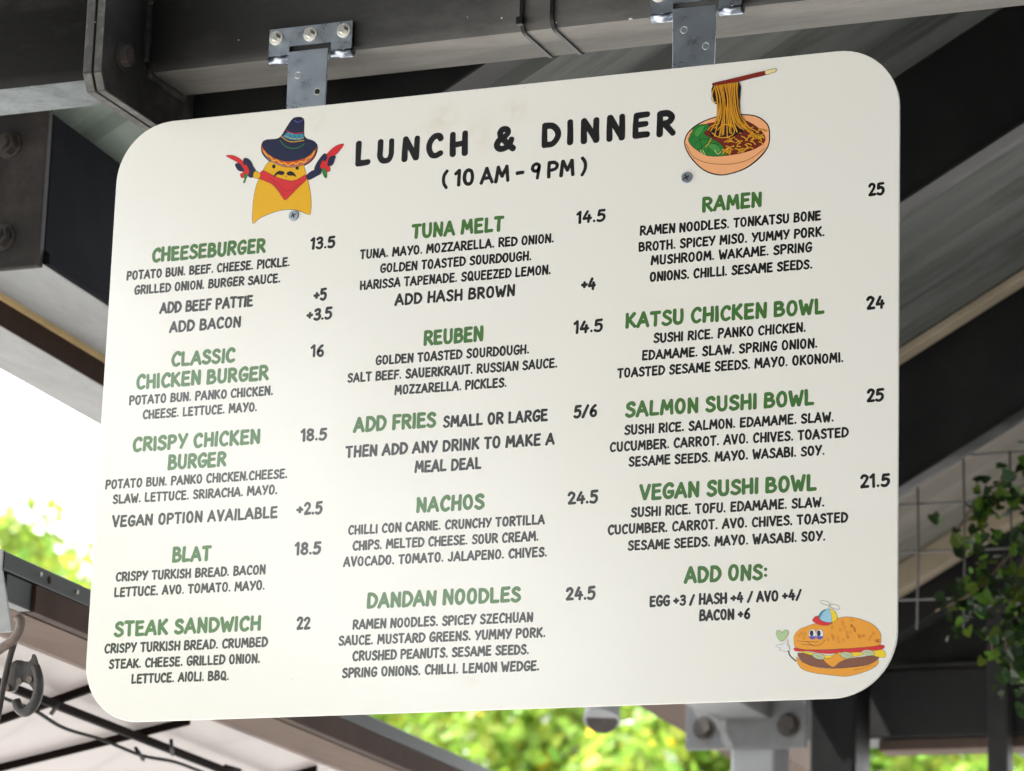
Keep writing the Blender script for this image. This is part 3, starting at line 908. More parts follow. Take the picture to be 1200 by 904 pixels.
# ------------------------------------------------------------------ trees
def tree_meshes(seed, nleaf, rx, rz, light_flecks):
    random.seed(seed)
    bmw = new()
    tips = []
    trunk = spline([(0, 0, 0), (random.uniform(-.15, .15), random.uniform(-.1, .1), 1.1), (random.uniform(-.2, .2), 0, 2.2), (random.uniform(-.3, .3), 0.1, 3.4)], 6)
    tube(bmw, trunk, [0.16 * (1 - 0.75 * i / len(trunk)) for i in range(len(trunk))], 9)
    for k in range(11):
        b = trunk[random.randint(8, len(trunk) - 2)]
        a = random.uniform(0, 6.28)
        l = random.uniform(0.9, 1.0) * rx * 0.85
        e = b + Vector((math.cos(a) * l, math.sin(a) * l, random.uniform(0.1, 1.3)))
        m_ = (b + e) / 2 + Vector((0, 0, -0.12))
        P = spline([b, m_, e], 5)
        tube(bmw, P, [0.055 * (1 - 0.8 * i / len(P)) for i in range(len(P))], 6)
        tips += [P[5], P[8], P[-1]]
    bmc = new()
    clumps = []
    for k in range(90):
        while True:
            v = Vector((random.uniform(-1, 1), random.uniform(-1, 1), random.uniform(-1, 1)))
            if 0.2 < v.length < 1:
                break
        c = Vector((v.x * rx, v.y * rx, 3.5 + v.z * rz))
        clumps.append((c, random.uniform(0.28, 0.6) * (1.1 - 0.3 * v.length)))
    clumps += [(t, 0.4) for t in tips]
    for i in range(nleaf):
        c, r = random.choice(clumps)
        d = Vector((random.gauss(0, 1), random.gauss(0, 1), random.gauss(0, 0.8))).normalized() * r * random.uniform(0.35, 1.0)
        n = d.normalized() + Vector((random.gauss(0, .5), random.gauss(0, .5), random.gauss(0.5, .5)))
        q = random.random()
        mi = 2 if q < light_flecks else (3 if q < light_flecks * 1.7 else (0 if random.random() < 0.62 else 1))
        leaf_quad(bmc, c + d, n, random.uniform(0.055, 0.115) * (1.1 if mi > 1 else 1), random.uniform(0, 6.28), mi, 0.2)
    mw = bpy.data.meshes.new('trunk'); bmw.to_mesh(mw); bmw.free()
    mc = bpy.data.meshes.new('crown'); bmc.to_mesh(mc); bmc.free()
    mw.materials.append(M['bark'])
    for k in ('leaf_bright', 'leaf_mid', 'lit_yellow', 'glint_white'):
        mc.materials.append(M[k])
    return mw, mc
tm = [tree_meshes(5, 30000, 2.1, 1.75, 0.012), tree_meshes(6, 30000, 2.3, 1.6, 0.02), tree_meshes(9, 13000, 1.9, 1.7, 0.004)]
def tree(k, x, y, s, rot, lab, grp='trees beyond the roof'):
    t = thing('leafy_tree', lab, 'tree', (x, y, GROUND), grp)
    t.rotation_euler.z = rot
    t.scale = (s, s, s)
    a = bpy.data.objects.new('trunk', tm[k][0]); COL.objects.link(a); a.parent = t
    c = bpy.data.objects.new('crown', tm[k][1]); COL.objects.link(c); c.parent = t
    return t
tree(0, -8.5, 13.0, 1.025, 0.3, 'bright green tree against the white sky beside the board')
tree(1, -6.2, 12.4, 0.98, 1.2, 'yellow flecked green tree seen under the middle of the board')
tree(0, -4.1, 12.8, 0.93, 2.2, 'sunny green tree below the board, left of the gusset plate post')
tree(1, -7.6, 17.5, 1.05, 4.0, 'green tree standing behind the front row of trees')
tree(0, -3.9, 18.0, 1.08, 5.0, 'tall green tree in the second row behind the gusset plate post')
tree(2, -1.9, 13.0, 0.93, 0.8, 'thin leaved tree seen through the far opening')
tree(1, -11.9, 15.0, 1.02, 2.8, 'green tree at the end of the row beyond the eave')
tree(1, -10.2, 16.5, 1.25, 0.9, 'green tree behind the bright one beside the board')


# ------------------------------------------------------------------ unseen trees, canopy, building and wall added to shape the board's light and reflections
tree(0, -6.7, -9.3, 0.95, 1.0, 'added unseen tree that darkens the low corner of the board reflection', 'added trees for the board reflection')  # unseen trees added to darken the low part of the reflection
tree(1, -12.5, -9.5, 1.15, 3.0, 'broad added tree behind the camera, unseen, for the board reflection', 'added trees for the board reflection')
tree(0, -6.6, -13.0, 0.85, 4.0, 'small added tree behind the camera, unseen, for the board reflection', 'added trees for the board reflection')
cn = thing('canopy_blocker', 'added unseen flat dark canopy that blocks sun and sky from the board', 'canopy', (1.3, -3.0, GROUND))  # unseen blocker, sized to leave the board a low band of sky
CX0, CX1, CY0, CY1, CZ = -2.6, 5.2, -7.2, 0.10, 1.60
bm = new(); box(bm, CX0, CX1, CY0, CY1, CZ, CZ + 0.08, 0, 0.004); child('roof_deck', bm, 'black_steel', cn)
for x in (CX0 + 0.1, CX1 - 0.1):
    bm = new(); box(bm, x - 0.06, x + 0.06, CY0, CY1, CZ - 0.18, CZ - 0.001, 0, 0.003); child('edge_beam', bm, 'black_steel', cn)
for x in (CX0 + 0.1, CX1 - 0.1):
    for y in (CY0 + 0.15, CY1 - 0.45):
        bm = new(); box(bm, x - 0.05, x + 0.05, y - 0.05, y + 0.05, GROUND, CZ - 0.181, 0, 0.003); child('post', bm, 'black_steel', cn)
nb = thing('building_blocker', 'added unseen dull building that darkens part of the board reflection', 'building', (3.0, -12, GROUND))  # unseen blocker added to bound the bright patch mirrored in the board
bm = new(); box(bm, -3.9, 10, -16, -11, GROUND, 2.6, 0, 0.01); child('wall', bm, 'render_wall', nb)
bm = new(); box(bm, -4.2, 10.3, -16.3, -10.6, 2.601, 2.8, 0, 0.01); child('roof', bm, 'black_steel', nb)
for x in (-2.5, 0.0, 2.5, 5.0, 7.5):
    bm = new(); box(bm, x, x + 1.4, -10.99, -10.96, -1.4, 0.2, 0, 0.004); w = child('window', bm, 'black_steel', nb)
    bm = new(); box(bm, x + 0.06, x + 1.34, -10.958, -10.95, -1.34, 0.14); child('pane', bm, 'glass', w)
sw = thing('wall_blocker', 'added unseen dark wall that keeps side light off the steel', 'wall', (6.0, -1.0, GROUND))  # unseen blocker added to darken faces turned that way
for i in range(9):
    bm = new(); box(bm, 6.0 + 0.003 * (i % 2), 6.1, -8.0, 6.0, GROUND + i * 0.72, GROUND + i * 0.72 + 0.715, 0, 0.004); child('board', bm, 'render_wall', sw)


# ------------------------------------------------------------------ the menu board
BW, BH, BR = 0.450, 0.3362, 0.066
mb = thing('menu_board', 'large cream menu board with rounded corners and hand lettered dishes, hanging from two hinges', 'menu board', (0, 0, -BH))
def rounded(w, h, r, n=14):
    pts = []
    for cx, cz, a0 in ((w - r, h - r, 0), (-w + r, h - r, 90), (-w + r, -h + r, 180), (w - r, -h + r, 270)):
        for i in range(n + 1):
            a = math.radians(a0 + 90 * i / n)
            pts.append((cx + r * math.cos(a), cz + r * math.sin(a)))
    return pts
bm = new()
prism(bm, [(x, 0.0, z) for x, z in rounded(BW, BH, BR)], (0, 0.0032, 0))
bm.normal_update()
for f in bm.faces:
    f.material_index = 0 if abs(f.normal.y) > 0.5 else 1
es = [e for e in bm.edges if all(abs(v.co.y) < 1e-6 for v in e.verts)]
bmesh.ops.bevel(bm, geom=es, offset=0.0004, segments=1, affect='EDGES')
child('panel', bm, ['board', 'board_edge'], mb)
for (x, z, dark) in ((-0.2285, 0.2125, 0), (0.2225, 0.2145, 1)):
    bm = new()
    cyl(bm, (x, 0, z), (x, -0.0016, z), 0.0062, 0.0055, 22)
    s = child('board_screw', bm, 'zinc', mb)
    bm = new()
    for a in (0.4, 0.4 + math.pi / 2):
        d = Vector((math.cos(a), 0, math.sin(a))) * 0.0032
        w = Vector((-math.sin(a), 0, math.cos(a))) * 0.0007
        c = Vector((x, -0.00165 - (0.00004 if a > 1 else 0), z))
        vs = [bm.verts.new(p) for p in (c - d - w, c + d - w, c + d + w, c - d + w)]
        bm.faces.new(vs)
    child('screw_slot', bm, 'hole', s)

# ---- lettering: every glyph is drawn with brush strokes
G = {
 'A': (.52, ['L 0,0 .26,1', 'L .26,1 .52,0', 'L .09,.32 .43,.34']),
 'B': (.46, ['L .05,0 .05,1', 'S .05,.97 .28,.96 .38,.8 .3,.6 .07,.52', 'S .07,.52 .34,.5 .45,.28 .33,.05 .05,.02']),
 'C': (.44, ['S .43,.82 .36,.96 .22,.96 .08,.74 .04,.42 .12,.1 .27,.01 .43,.12']),
 'D': (.48, ['L .05,0 .05,1', 'S .05,.97 .3,.92 .46,.66 .46,.36 .3,.07 .05,.02']),
 'E': (.42, ['L .05,0 .05,1', 'L .05,.96 .40,.98', 'L .05,.52 .36,.54', 'L .05,.03 .42,.03']),
 'F': (.40, ['L .05,0 .05,1', 'L .05,.96 .40,.98', 'L .05,.50 .35,.52']),
 'G': (.48, ['S .45,.84 .36,.97 .22,.95 .08,.72 .05,.36 .15,.06 .32,.02 .45,.18 .46,.42', 'L .27,.42 .49,.44']),
 'H': (.48, ['L .05,0 .05,1', 'L .44,0 .44,1', 'L .05,.47 .44,.51']),
 'I': (.10, ['L .05,0 .05,1']),
 'J': (.38, ['S .34,1 .34,.62 .33,.26 .24,.04 .12,.03 .02,.18']),
 'K': (.46, ['L .05,0 .05,1', 'L .42,1 .07,.44', 'L .15,.54 .46,0']),
 'L': (.40, ['L .05,1 .05,.02', 'L .05,.03 .40,.04']),
 'M': (.60, ['L .03,0 .10,1', 'L .10,1 .31,.34', 'L .31,.34 .51,1', 'L .51,1 .58,0']),
 'N': (.48, ['L .05,0 .05,1', 'L .05,1 .43,.01', 'L .43,.01 .44,1']),
 'O': (.50, ['O .25,.98 .11,.86 .05,.5 .11,.14 .25,.02 .39,.14 .45,.5 .39,.86']),
 'P': (.43, ['L .05,0 .05,1', 'S .05,.97 .3,.96 .42,.76 .33,.52 .06,.44']),
 'Q': (.52, ['O .25,.98 .11,.86 .05,.5 .11,.14 .25,.02 .39,.14 .45,.5 .39,.86', 'L .28,.24 .52,-.04']),
 'R': (.46, ['L .05,0 .05,1', 'S .05,.97 .3,.96 .42,.78 .33,.55 .06,.48', 'L .2,.49 .46,0']),
 'S': (.42, ['S .4,.84 .31,.96 .17,.95 .07,.8 .11,.63 .25,.51 .38,.37 .4,.17 .28,.03 .14,.02 .02,.14']),
 'T': (.44, ['L .22,0 .22,.96', 'L 0,.96 .44,.97']),
 'U': (.48, ['S .05,1 .05,.6 .06,.28 .13,.07 .25,.02 .37,.08 .43,.3 .43,.6 .43,1']),
 'V': (.46, ['L .01,1 .23,0', 'L .23,0 .45,1']),
 'W': (.62, ['L .01,1 .16,0', 'L .16,0 .31,.66', 'L .31,.66 .46,0', 'L .46,0 .61,1']),
 'X': (.46, ['L .02,1 .44,0', 'L .44,1 .02,0']),
 'Y': (.46, ['L .01,1 .22,.48', 'L .46,1 .16,0']),
 'Z': (.44, ['L .03,.96 .41,.96', 'L .41,.96 .03,.04', 'L .03,.04 .44,.04']),
 '0': (.48, ['O .24,.98 .11,.86 .05,.5 .11,.14 .24,.02 .37,.14 .43,.5 .37,.86']),
 '1': (.26, ['L .20,0 .20,1', 'L .20,1 .02,.8']),
 '2': (.44, ['S .04,.78 .12,.94 .26,.97 .38,.82 .34,.6 .2,.32 .05,.06', 'L .05,.05 .44,.06']),
 '3': (.42, ['S .05,.86 .18,.97 .34,.92 .37,.74 .28,.58 .15,.53', 'S .15,.53 .33,.5 .41,.3 .32,.07 .16,.02 .02,.12']),
 '4': (.46, ['L .24,.98 .02,.34', 'L .02,.33 .46,.36', 'L .35,.62 .31,0']),
 '5': (.43, ['L .10,.95 .42,.98', 'L .10,.95 .06,.55', 'S .06,.55 .24,.62 .39,.5 .4,.24 .28,.04 .12,.02 .01,.1']),
 '6': (.44, ['S .36,.95 .2,.8 .08,.5 .06,.22 .18,.03 .34,.06 .4,.26 .34,.46 .2,.5 .08,.38']),
 '8': (.44, ['O .22,.97 .09,.88 .08,.68 .22,.53 .36,.68 .35,.88', 'O .22,.51 .07,.4 .05,.16 .22,.02 .39,.16 .37,.4']),
 '9': (.42, ['S .37,.7 .28,.52 .12,.52 .05,.7 .1,.9 .24,.97 .36,.86 .37,.66 .33,.3 .29,0']),
 '&': (.60, ['S .58,.0 .46,.16 .3,.4 .17,.62 .13,.78', 'S .13,.78 .18,.93 .28,.97 .38,.9 .38,.74 .28,.58', 'S .28,.58 .13,.46 .05,.28 .08,.1 .2,.02 .34,.06 .46,.22 .52,.44']),
 '(': (.22, ['S .2,1.08 .08,.8 .05,.5 .08,.2 .2,-.1']),
 ')': (.22, ['S .03,1.08 .15,.8 .18,.5 .15,.2 .03,-.1']),
 '-': (.34, ['L .03,.44 .32,.46']),
 '+': (.40, ['L .02,.44 .38,.46', 'L .2,.24 .2,.67']),
 '/': (.40, ['L .03,-.04 .37,1.0']),
 '.': (.10, ['L .045,.05 .055,.06']),
 ':': (.12, ['L .05,.22 .055,.23', 'L .05,.66 .055,.67']),
}
GS = {}
for k, (w, ss) in G.items():
    GS[k] = (w, [(s[0], [tuple(float(c) for c in p.split(',')) for p in s[2:].split()]) for s in ss])

def ribbon(bm, pts, hw, y, mi=0, closed=False, taper=0.0):
    """flat brush stroke in the x,z plane with round ends; pts are 2-D"""
    n = len(pts)
    if n < 2:
        return
    L, Rr = [], []
    for i, p in enumerate(pts):
        if closed:
            t = pts[(i + 1) % n] - pts[i - 1]
        else:
            t = pts[min(i + 1, n - 1)] - pts[max(i - 1, 0)]
        if t.length < 1e-9:
            t = Vector((1, 0))
        t.normalize()
        nn = Vector((-t.y, t.x))
        h = hw * (1 + taper * math.sin(3.1 * i / n + 1.7))
        L.append(p + nn * h)
        Rr.append(p - nn * h)
    mk = lambda q: bm.verts.new((q.x, y, q.y))
    VL, VR = [mk(q) for q in L], [mk(q) for q in Rr]
    m = n if closed else n - 1
    for i in range(m):
        j = (i + 1) % n
        f = bm.faces.new((VL[i], VR[i], VR[j], VL[j])); f.material_index = mi
    if not closed:
        for (p, q, VA, VB) in ((pts[0], pts[1], VL[0], VR[0]), (pts[-1], pts[-2], VR[-1], VL[-1])):
            t = (p - q)
            if t.length < 1e-9:
                continue
            t.normalize()
            c = Vector(VA.co) * 0.5 + Vector(VB.co) * 0.5
            r = (VA.co - VB.co).length / 2
            a = (VA.co - c).normalized()
            ring = [VA]
            for k in range(1, 5):
                an = math.pi * k / 5
                d = a * math.cos(an) + Vector((t.x, 0, t.y)) * math.sin(an) * 0.85
                ring.append(bm.verts.new(c + d * r))
            ring.append(VB)
            f = bm.faces.new(ring[::-1]); f.material_index = mi
    return

STY = {  # cap height m, stroke weight, tracking, word space, ink
 'title': (0.0302, 0.225, 0.335, 0.62, 'ink'),
 'hours': (0.0202, 0.20, 0.15, 0.22, 'ink'),
 'name': (0.0181, 0.215, 0.155, 0.30, 'green_ink'),
 'desc': (0.0115, 0.205, 0.155, 0.32, 'ink'),
 'extra': (0.0140, 0.205, 0.155, 0.32, 'ink'),
 'price': (0.0151, 0.205, 0.15, 0.3, 'ink'),
 'addon': (0.0124, 0.205, 0.15, 0.28, 'ink'),
}
def text_mesh(txt, style, x0, x1, zb, rnd):
    H, wt, trk, sp, ink = STY[style]
    adv, pos = 0.0, []
    for i, ch in enumerate(txt):
        if ch == ' ':
            adv += sp
            continue
        pos.append((ch, adv, txt[:i].count(' ')))
        adv += GS[ch][0] + trk
    adv -= trk
    hw = wt / 2 * H
    sx = ((x1 - x0) - 2 * hw) / (adv * H)
    out, bm, wi = [], new(), 0
    for ch, a, word in pos:
        if style == 'title' and word != wi:      # the heading is one part per word
            out.append(bm)
            bm, wi = new(), word
        gx = x0 + hw + a * H * sx
        gz = zb + hw + rnd.uniform(-0.012, 0.012) * H
        sh = rnd.uniform(-0.02, 0.025)
        hs = (1 - wt) * rnd.uniform(0.97, 1.03)
        for si, (kind, pts) in enumerate(GS[ch][1]):
            P = []
            for (px, pz) in pts:
                px += rnd.uniform(-0.010, 0.010)
                pz += rnd.uniform(-0.010, 0.010)
                P.append(Vector((gx + (px * sx + sh * pz) * H, gz + pz * hs * H)))
            if kind == 'S':
                P = spline(P, 5)
            elif kind == 'O':
                P = spline(P, 4, True)
            else:
                a_, b_ = P[0], P[-1]
                mid = (a_ + b_) / 2
                d = b_ - a_
                mid += Vector((-d.y, d.x)) * rnd.uniform(-0.018, 0.018)
                P = spline([a_, mid, b_], 3)
            ribbon(bm, P, hw * rnd.uniform(0.94, 1.05), -0.00008 - 0.00003 * si, 0, kind == 'O', 0.05)
    out.append(bm)
    for bm in out:
        bm.normal_update()
        for f in bm.faces:
            if f.normal.y > 0:
                f.normal_flip()
    return [(b, ink) for b in out]
LINES = [
    ('title', 'LUNCH & DINNER', -160.0, 209.4, 261.5),
    ('hours', '( 10 AM - 9 PM )', -56.0, 112.2, 227.4),
    ('name', 'TUNA MELT', -88.5, 19.2, 173.3),
    ('price', '14.5', 99.6, 133.7, 174.0),
    ('desc', 'TUNA. MAYO. MOZZARELLA. RED ONION.', -147.9, 76.6, 155.9),
    ('desc', 'GOLDEN TOASTED SOURDOUGH.', -123.6, 51.9, 138.6),
    ('desc', 'HARISSA TAPENADE. SQUEEZED LEMON.', -146.3, 74.3, 121.5),
    ('extra', 'ADD HASH BROWN', -104.5, 34.6, 100.8),
    ('price', '+4', 107.4, 125.0, 100.4),
    ('name', 'REUBEN', -69.7, 0.3, 54.2),
    ('price', '14.5', 99.8, 134.2, 54.6),
    ('desc', 'GOLDEN TOASTED SOURDOUGH.', -124.2, 52.6, 36.8),
    ('desc', 'SALT BEEF. SAUERKRAUT. RUSSIAN SAUCE.', -156.2, 84.8, 19.7),
    ('desc', 'MOZZARELLA. PICKLES.', -100.5, 28.5, 2.6),
    ('name', 'ADD FRIES', -146.6, -50.2, -35.6),
    ('extra', 'SMALL OR LARGE', -43.4, 75.6, -36.8),
    ('price', '5/6', 103.1, 130.4, -36.0),
    ('extra', 'THEN ADD ANY DRINK TO MAKE A', -154.3, 84.0, -62.6),
    ('extra', 'MEAL DEAL', -73.8, 3.1, -83.6),
    ('name', 'NACHOS', -70.7, 8.0, -126.6),
    ('price', '24.5', 99.2, 133.6, -127.1),
    ('desc', 'CHILLI CON CARNE. CRUNCHY TORTILLA', -147.5, 75.7, -146.1),
    ('desc', 'CHIPS. MELTED CHEESE. SOUR CREAM.', -141.6, 69.7, -163.2),
    ('desc', 'AVOCADO. TOMATO. JALAPENO. CHIVES.', -151.1, 79.5, -180.2),
    ('name', 'DANDAN NOODLES', -122.5, 52.0, -226.3),
    ('price', '24.5', 99.9, 133.7, -227.4),
    ('desc', 'RAMEN NOODLES. SPICEY SZECHUAN', -137.6, 66.2, -247.5),
    ('desc', 'SAUCE. MUSTARD GREENS. YUMMY PORK.', -152.9, 80.4, -264.0),
    ('desc', 'CRUSHED PEANUTS. SESAME SEEDS.', -136.0, 63.0, -280.8),
    ('desc', 'SPRING ONIONS. CHILLI. LEMON WEDGE.', -147.1, 74.7, -298.1),
    ('name', 'CHEESEBURGER', -400.5, -260.1, 172.7),
    ('price', '13.5', -208.1, -176.8, 171.3),
    ('desc', 'POTATO BUN. BEEF. CHEESE. PICKLE.', -430.2, -229.7, 154.9),
    ('desc', 'GRILLED ONION. BURGER SAUCE.', -419.7, -240.2, 137.6),
    ('extra', 'ADD BEEF PATTIE', -386.7, -271.9, 113.1),
    ('extra', 'ADD BACON', -373.2, -285.3, 90.7),
    ('price', '+5', -200.9, -183.9, 113.2),
    ('price', '+3.5', -208.3, -176.8, 91.4),
    ('name', 'CLASSIC', -368.9, -289.9, 51.7),
    ('price', '16', -201.2, -183.6, 50.7),
    ('name', 'CHICKEN BURGER', -410.4, -248.6, 29.1),
    ('desc', 'POTATO BUN. PANKO CHICKEN.', -417.6, -242.3, 12.0),
    ('desc', 'CHEESE. LETTUCE. MAYO.', -399.6, -260.3, -4.8),
    ('name', 'CRISPY CHICKEN', -410.4, -254.4, -41.0),
    ('price', '18.5', -208.4, -176.2, -41.8),
    ('name', 'BURGER', -366.0, -294.0, -63.6),
    ('desc', 'POTATO BUN. PANKO CHICKEN.CHEESE.', -440.7, -220.4, -80.6),
    ('desc', 'SLAW. LETTUCE. SRIRACHA. MAYO.', -430.4, -231.2, -97.5),
    ('extra', 'VEGAN OPTION AVAILABLE', -429.7, -229.8, -123.5),
    ('price', '+2.5', -208.8, -177.4, -122.1),
    ('name', 'BLAT', -354.4, -306.2, -166.1),
    ('price', '18.5', -209.0, -177.0, -165.3),
    ('desc', 'CRISPY TURKISH BREAD. BACON', -420.9, -240.5, -183.7),
    ('desc', 'LETTUCE. AVO. TOMATO. MAYO.', -421.5, -240.3, -200.6),
    ('name', 'STEAK SANDWICH', -419.2, -242.5, -244.3),
    ('price', '22', -202.4, -185.0, -245.3),
    ('desc', 'CRISPY TURKISH BREAD. CRUMBED', -429.2, -233.9, -261.7),
    ('desc', 'STEAK. CHEESE. GRILLED ONION.', -422.6, -241.6, -278.8),
    ('desc', 'LETTUCE. AIOLI. BBQ.', -394.5, -277.0, -295.7),
    ('name', 'RAMEN', 239.2, 305.6, 174.5),
    ('price', '25', 417.0, 435.5, 176.0),
    ('desc', 'RAMEN NOODLES. TONKATSU BONE', 171.3, 368.6, 155.1),
    ('desc', 'BROTH. SPICEY MISO. YUMMY PORK.', 170.4, 372.7, 137.8),
    ('desc', 'MUSHROOM. WAKAME. SPRING', 184.3, 359.3, 122.2),
    ('desc', 'ONIONS. CHILLI. SESAME SEEDS.', 183.3, 359.9, 104.3),
    ('name', 'KATSU CHICKEN BOWL', 157.3, 373.5, 55.9),
    ('price', '24', 415.9, 436.1, 56.4),
    ('desc', 'SUSHI RICE. PANKO CHICKEN.', 189.0, 353.9, 38.3),
    ('desc', 'EDAMAME. SLAW. SPRING ONION.', 176.8, 366.2, 20.7),
    ('desc', 'TOASTED SESAME SEEDS. MAYO. OKONOMI.', 150.4, 393.6, 3.7),
    ('name', 'SALMON SUSHI BOWL', 159.7, 363.7, -39.0),
    ('price', '25', 416.5, 435.7, -39.6),
    ('desc', 'SUSHI RICE. SALMON. EDAMAME. SLAW.', 159.5, 384.2, -57.1),
    ('desc', 'CUCUMBER. CARROT. AVO. CHIVES. TOASTED', 144.2, 399.2, -74.1),
    ('desc', 'SESAME SEEDS. MAYO. WASABI. SOY.', 165.1, 374.9, -90.9),
    ('name', 'VEGAN SUSHI BOWL', 177.2, 367.1, -127.0),
    ('price', '21.5', 410.4, 442.3, -127.2),
    ('desc', 'SUSHI RICE. TOFU. EDAMAME. SLAW.', 168.8, 375.1, -143.9),
    ('desc', 'CUCUMBER. CARROT. AVO. CHIVES. TOASTED', 144.2, 399.4, -160.9),
    ('desc', 'SESAME SEEDS. MAYO. WASABI. SOY.', 166.4, 376.6, -178.4),
    ('name', 'ADD ONS:', 227.7, 317.4, -215.2),
    ('addon', 'EGG +3 / HASH +4 / AVO +4/', 191.2, 352.5, -237.5),
    ('addon', 'BACON +6', 244.3, 299.3, -254.2),
]

PART = {'title': 'heading', 'hours': 'opening_hours', 'name': 'dish_name', 'desc': 'dish_description', 'extra': 'extra_line', 'price': 'price', 'addon': 'add_on_list'}
rnd = random.Random(21)
for (st, txt, xa, xb, zb) in LINES:
    for bm, ink in text_mesh(txt, st, xa / 1000, xb / 1000, zb / 1000, rnd):
        child(PART[st], bm, ink, mb)

